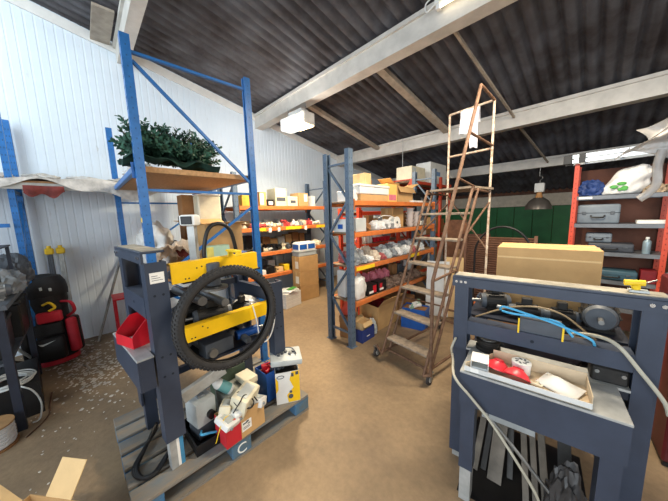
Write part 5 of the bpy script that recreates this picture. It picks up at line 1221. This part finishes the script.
toolcase('flat black tool case on the third shelf of the red unit', (.115, 4.64, S2), (.38, .25, .105), mat('case_dark', (62, 66, 74), .45, var=.12))
toolcase('small grey tool case on top of the flat black case', (.01, 4.66, S2+.106), (.23, .18, .115), CASE)
toolcase('teal-lidded flat case on the fourth shelf of the red unit', (.15, 4.64, S1), (.42, .25, .12), mat('case_teal', (56, 86, 100), .45, var=.12))
toolcase('black flat case beneath on the lowest shelf of the red unit', (.15, 4.64, .451), (.44, .26, .16), mat('case_black', (46, 48, 54), .45))
packet('blue zip bag on the top shelf of the red unit beside its post', (-.10, 4.63, S4), (.22, .18, .24), mat('bag_blue', (36, 64, 124), .6, var=.15), 181, name='zip_bag', cat='bag')
wbag = thing('carrier_bag', 'white carrier bag with green print slumped on the top shelf of the red unit', 'bag', (.14, 4.64, S4))
b = MB(); b.blob((0, 0, 0), (.32, .20, .40), amp=.24, freq=2.0, seed=12, sub=4, M=RY(-.0))
for v in b.bm.verts: v.co.x += v.co.z*.45
b.build('bag_body', BAGW, wbag, smooth=60)
def ear(u, v): return Vector((.12+.16*u, -.06+.10*v, .19+.10*math.sin(PI*(.2+.6*u))*(.5+v*.3)+.02*math.sin(9*u+5*v)))
b = MB(); b.grid(ear, 12, 8, .004); b.build('bag_handle', BAGW, wbag, smooth=70)
for i, (x, z, sx, sz) in enumerate(((-.05, .09, .035, .022), (.01, .125, .04, .02), (.035, .07, .03, .03), (.0, .06, .02, .02))):
    b = MB(); b.lathe([(0, 0), (sx, .0), (sx*.8, .006), (0, .009)], n=12, M=RX(PI/2)); bmesh.ops.scale(b.bm, vec=(1, 1, sz/sx), verts=b.bm.verts)
    o = b.build('green_print', GREEN, wbag, loc=(x, -.113, z))
bottle('grey-blue spray can at the right of the third shelf', (.40, 4.56, S2), .19, .033, mat('can_blue_grey', (150, 172, 184), .3, .3), WHITE, name='spray_can')
carton('flat white box at the right of the second shelf of the red unit', (.42, 4.62, S3), (.24, .2, .04), 0, WHITE, False)
packet('tan cloth bundle on the top shelf right of the carrier bag', (.42, 4.60, S4), (.18, .14, .12), mat('tan_cloth', (176, 156, 130), .9, var=.2), 183, name='cloth_bundle', cat='cloth')
carton('dark red box on the fourth shelf beside the teal case', (.44, 4.62, S1), (.12, .2, .15), 0, DRED, False)
packet('grey cloth on the fourth shelf at the right end, before the red box', (.60, 4.60, S1), (.18, .2, .16), GREY, 184, name='cloth_bundle', cat='cloth')
# folded aluminium ladder on top of the unit
al = thing('aluminium_ladder', 'folded aluminium ladder lying along the top of the red shelving unit', 'ladder', (.13, 4.47, 2.202), rot=(0, -.012, 0))
for y, z in ((-.03, .03), (.18, .03), (-.03, .085), (.18, .085)): MB().bx(-.42, 1.1, y-.012, y+.012, z-.024, z+.024, bevel=.003).build('rail', ALU, al)
for i in range(5):
    for z in (.03, .085): MB().cyl((-.3+.3*i, -.0175, z), (-.3+.3*i, .1675, z), .013, n=10).build('rung', ALU, al)
for y in (-.03, .18): MB().bx(-.50, -.4202, y-.018, y+.018, .004, .113, bevel=.004).build('end_cap', BLACK, al)
MB().bx(-.36, -.30, -.046, -.0425, .004, .115).build('strap', BLACK, al)
# hanging clear plastic sheet
def film(u, v):
    z = 2.30-.34*v-.16*(1-u)**1.5*(1-v)+.05*math.sin(6*u)*v
    x = .12+.42*u+.07*math.sin(4*v+2*u)-.03*v
    return Vector((x, 2.62+.07*math.sin(8*u+4*v)+.04*math.sin(15*u-3*v), z))
FILM = mat('clear_film', (186, 184, 182), .3, var=.12, scale=10, bump=.3, bscale=18, alpha=.6)
ps = thing('plastic_sheet', 'clear grey plastic sheet hanging from the roof at the right edge', 'sheet')
b = MB(); b.grid(film, 30, 20, .002); b.build('film', FILM, ps, smooth=70)
b = MB(); b.tube(smoothpts([(.24, 2.62, 2.0), (.23, 2.63, 1.9), (.235, 2.62, 1.8), (.21, 2.62, 1.74), (.17, 2.62, 1.70)]), [.022]*33, n=8); b.build('twisted_tail', FILM, ps, smooth=70)
b = MB(); b.cyl((.30, 2.63, 2.26), (.30, 2.66, 3.56), .006, n=8); b.build('hanging_wire', STEEL, ps)
# behind the right machine: slatted shutter, hoop, leaning boards
rs = thing('slatted_panel', 'brown slatted panel standing on the floor behind the big tan carton', 'panel', (-1.02, 4.30, 0), .05)
BR_ = mat('slat_brown', (118, 84, 66), .6, var=.15)
MB().bx(-.40, .44, .02, .04, .25, 1.27).build('backing', mat('backing_brown', (78, 56, 46), .8), rs)
for x in (-.42, .45): MB().bx(x-.018, x+.018, -.01, .045, 0, 1.30).build('frame_post', BR_, rs)
b = MB(); z = .27
while z < 1.26: b.box((.015, .008, z), (.83, .012, .026), M=RX(.5)); z += .034
b.build('slats', BR_, rs)
b = MB(); pts = [(-.80+.30*math.cos(a), 3.62, 1.10+.36*math.sin(a)) for a in [PI*k_/28 for k_ in range(29)]]; b.tube([(-.50, 3.62, .015)]+pts+[(-1.10, 3.62, .015)], .013, n=8)
tag(b.build('wire_hoop', BLACK), 'tall dark hoop standing between the ladder and the big tan carton', 'hoop')
for i, (x, y, ww, hh, mm, lb) in enumerate(((-1.55, 5.0, .5, 1.25, mat('dark_board', (96, 62, 48), .8, var=.2), 'dark brown board standing behind the ladder rear posts'), (-2.0, 5.3, .4, 1.5, mat('mid_board', (126, 84, 60), .8, var=.2), 'brown board standing at the far end of the grey-blue rack'))):
    b = MB(); b.box((0, 0, hh/2), (ww, .02, hh)); o = b.build('standing_board', mm, loc=(x, y, .002)); o.rotation_euler = (-.12, 0, .2); tag(o, lb, 'board')
carton('orange-brown box low behind the right machine left column', (-1.25, 3.85, .001), (.25, .22, .40), .2, mat('orange_box', (204, 104, 52), .6, var=.1), False)
carton('dark carton stacked under the shelves behind the right machine', (-.55, 4.05, .001), (.5, .4, .55), .1, CARDD, True)
# red machine part at the right edge
rc = thing('red_cabinet', 'dark red steel cabinet at the right edge behind the right machine', 'cabinet', (.55, 2.75, 0), .1)
MB().box((0, 0, .60), (.36, .5, 1.14), bevel=.012).build('cabinet_body', mat('cabinet_red', (96, 30, 34), .5, var=.12), rc); MB().bx(-.17, .17, -.24, .24, 0, .029).build('plinth', BLACK, rc)
MB().bx(-.16, .16, -.2575, -.2505, .10, 1.10).build('door', mat('cabinet_red2', (108, 32, 36), .5, var=.1), rc)
MB().cyl((-.12, -.2578, .65), (-.12, -.285, .65), .012, n=12).build('knob', STEEL, rc)
tag(MB().box((0, 0, .035), (.09, .06, .07), bevel=.01).build('yellow_switch_box', YELP, loc=(.52, 2.62, 1.1715)), 'yellow switch box on top of the red cabinet at the right edge', 'box')

# ================================================================== lamps
GLOW = mat('lamp_glow', (255, 226, 170), .4, emit=9.0, var=.0)
fl = thing('flood_lamp', 'white box flood lamp hanging on chains below the beam, lit', 'lamp', (-3.62, 2.74, 3.10), .08); fl.scale = (1.25, 1.2, 1.1)
b = MB(); b.bx(-.24, .24, -.10, .10, .0, .17, bevel=.012); b.bx(-.10, .16, -.07, .07, .1702, .23, bevel=.01); b.build('housing', mat('lamp_white', (226, 226, 222), .4), fl)
MB().bx(-.02, .225, -.088, .088, -.012, -.0005).build('glass', GLOW, fl); MB().bx(-.23, -.03, -.088, .088, -.006, -.0005).build('cover_plate', LGREY, fl)
b = MB(); b.bx(.05, .225, -.108, -.1002, .03, .13); b.build('side_glass', GLOW, fl)
for x in (-.17, .17):
    b = MB()
    for k_ in range(7):
        a = (k_ % 2)*PI/2; pts = [(x+.007*math.cos(t_)*math.cos(a), .0+.007*math.cos(t_)*math.sin(a), .182+.028*k_+.018*math.sin(t_)) for t_ in [2*PI*q/10 for q in range(10)]]
        b.tube(pts, .0025, n=5, closed=True)
    b.build('chain', STEEL, fl)
tl = thing('tube_light', 'white fluorescent batten fixed along the near side of the middle beam', 'lamp', (-.5, 2.655, 3.60))
MB().bx(-.75, .75, -.035, .025, .0, .055, bevel=.006).build('batten', WHITE, tl); MB().cyl((-.70, -.005, -.022), (.70, -.005, -.022), .014, n=14).build('tube', mat('tube_glow', (255, 236, 200), .4, emit=3.5, var=0), tl)
for x in (-.72, .72): MB().bx(x-.018, x+.018, -.025, .015, -.045, -.0005).build('lamp_holder', WHITE, tl)
b = MB(); b.tube(smoothpts([(-.74, 0, .03), (-.84, .0, .0), (-.86, .02, .09), (-.80, .03, .12)]), .007, n=8); b.build('flex', WHITE, tl)
hp = thing('pendant_lamp', 'grey bell-shaped high bay lamp hanging beside the red shelving unit', 'lamp', (-.967, 7.27, 1.658)); hp.scale = (1.57, 1.57, 1.57)
MB().lathe([(.150, 0), (.155, .004), (.148, .05), (.115, .115), (.07, .155), (.05, .165), (.047, .16), (.066, .148), (.110, .108), (.143, .046), (.146, 0)], n=36).build('shade', mat('shade_grey', (120, 114, 108), .35, .5, var=.1), hp)
MB().lathe([(0, .08), (.035, .08), (.045, .13), (.03, .162), (0, .165)], n=20).build('bulb', mat('bulb_glow', (255, 236, 190), .4, emit=2.5, var=0), hp)
MB().lathe([(0, .1655), (.045, .166), (.032, .215), (.028, .235), (0, .235)], n=20).build('neck', mat('neck_amber', (206, 150, 96), .4, var=.1), hp)
MB().box((0, 0, .30), (.11, .09, .125), bevel=.012, seg=2).build('ballast_box', WHITE, hp)
b = MB(); b.tube(smoothpts([(0, 0, .363), (0, 0, .40), (.02, 0, .42), (.02, 0, .45), (-.01, 0, .46)]), .006, n=8); b.build('hook', STEEL, hp)
MB().tube([(-.01, 0, .455), (-.01, 0, .5728)], .006, n=8).build('hanging_wire', STEEL, hp)
# thin drop wire below the struts
b = MB(); b.cyl((-3.0, 5.0, 2.55), (-3.0, 5.0, 3.19), .006, n=8); tag(b.build('drop_wire', STEELL), 'thin pale wire hanging from the roof strut above the grey-blue rack', 'wire')
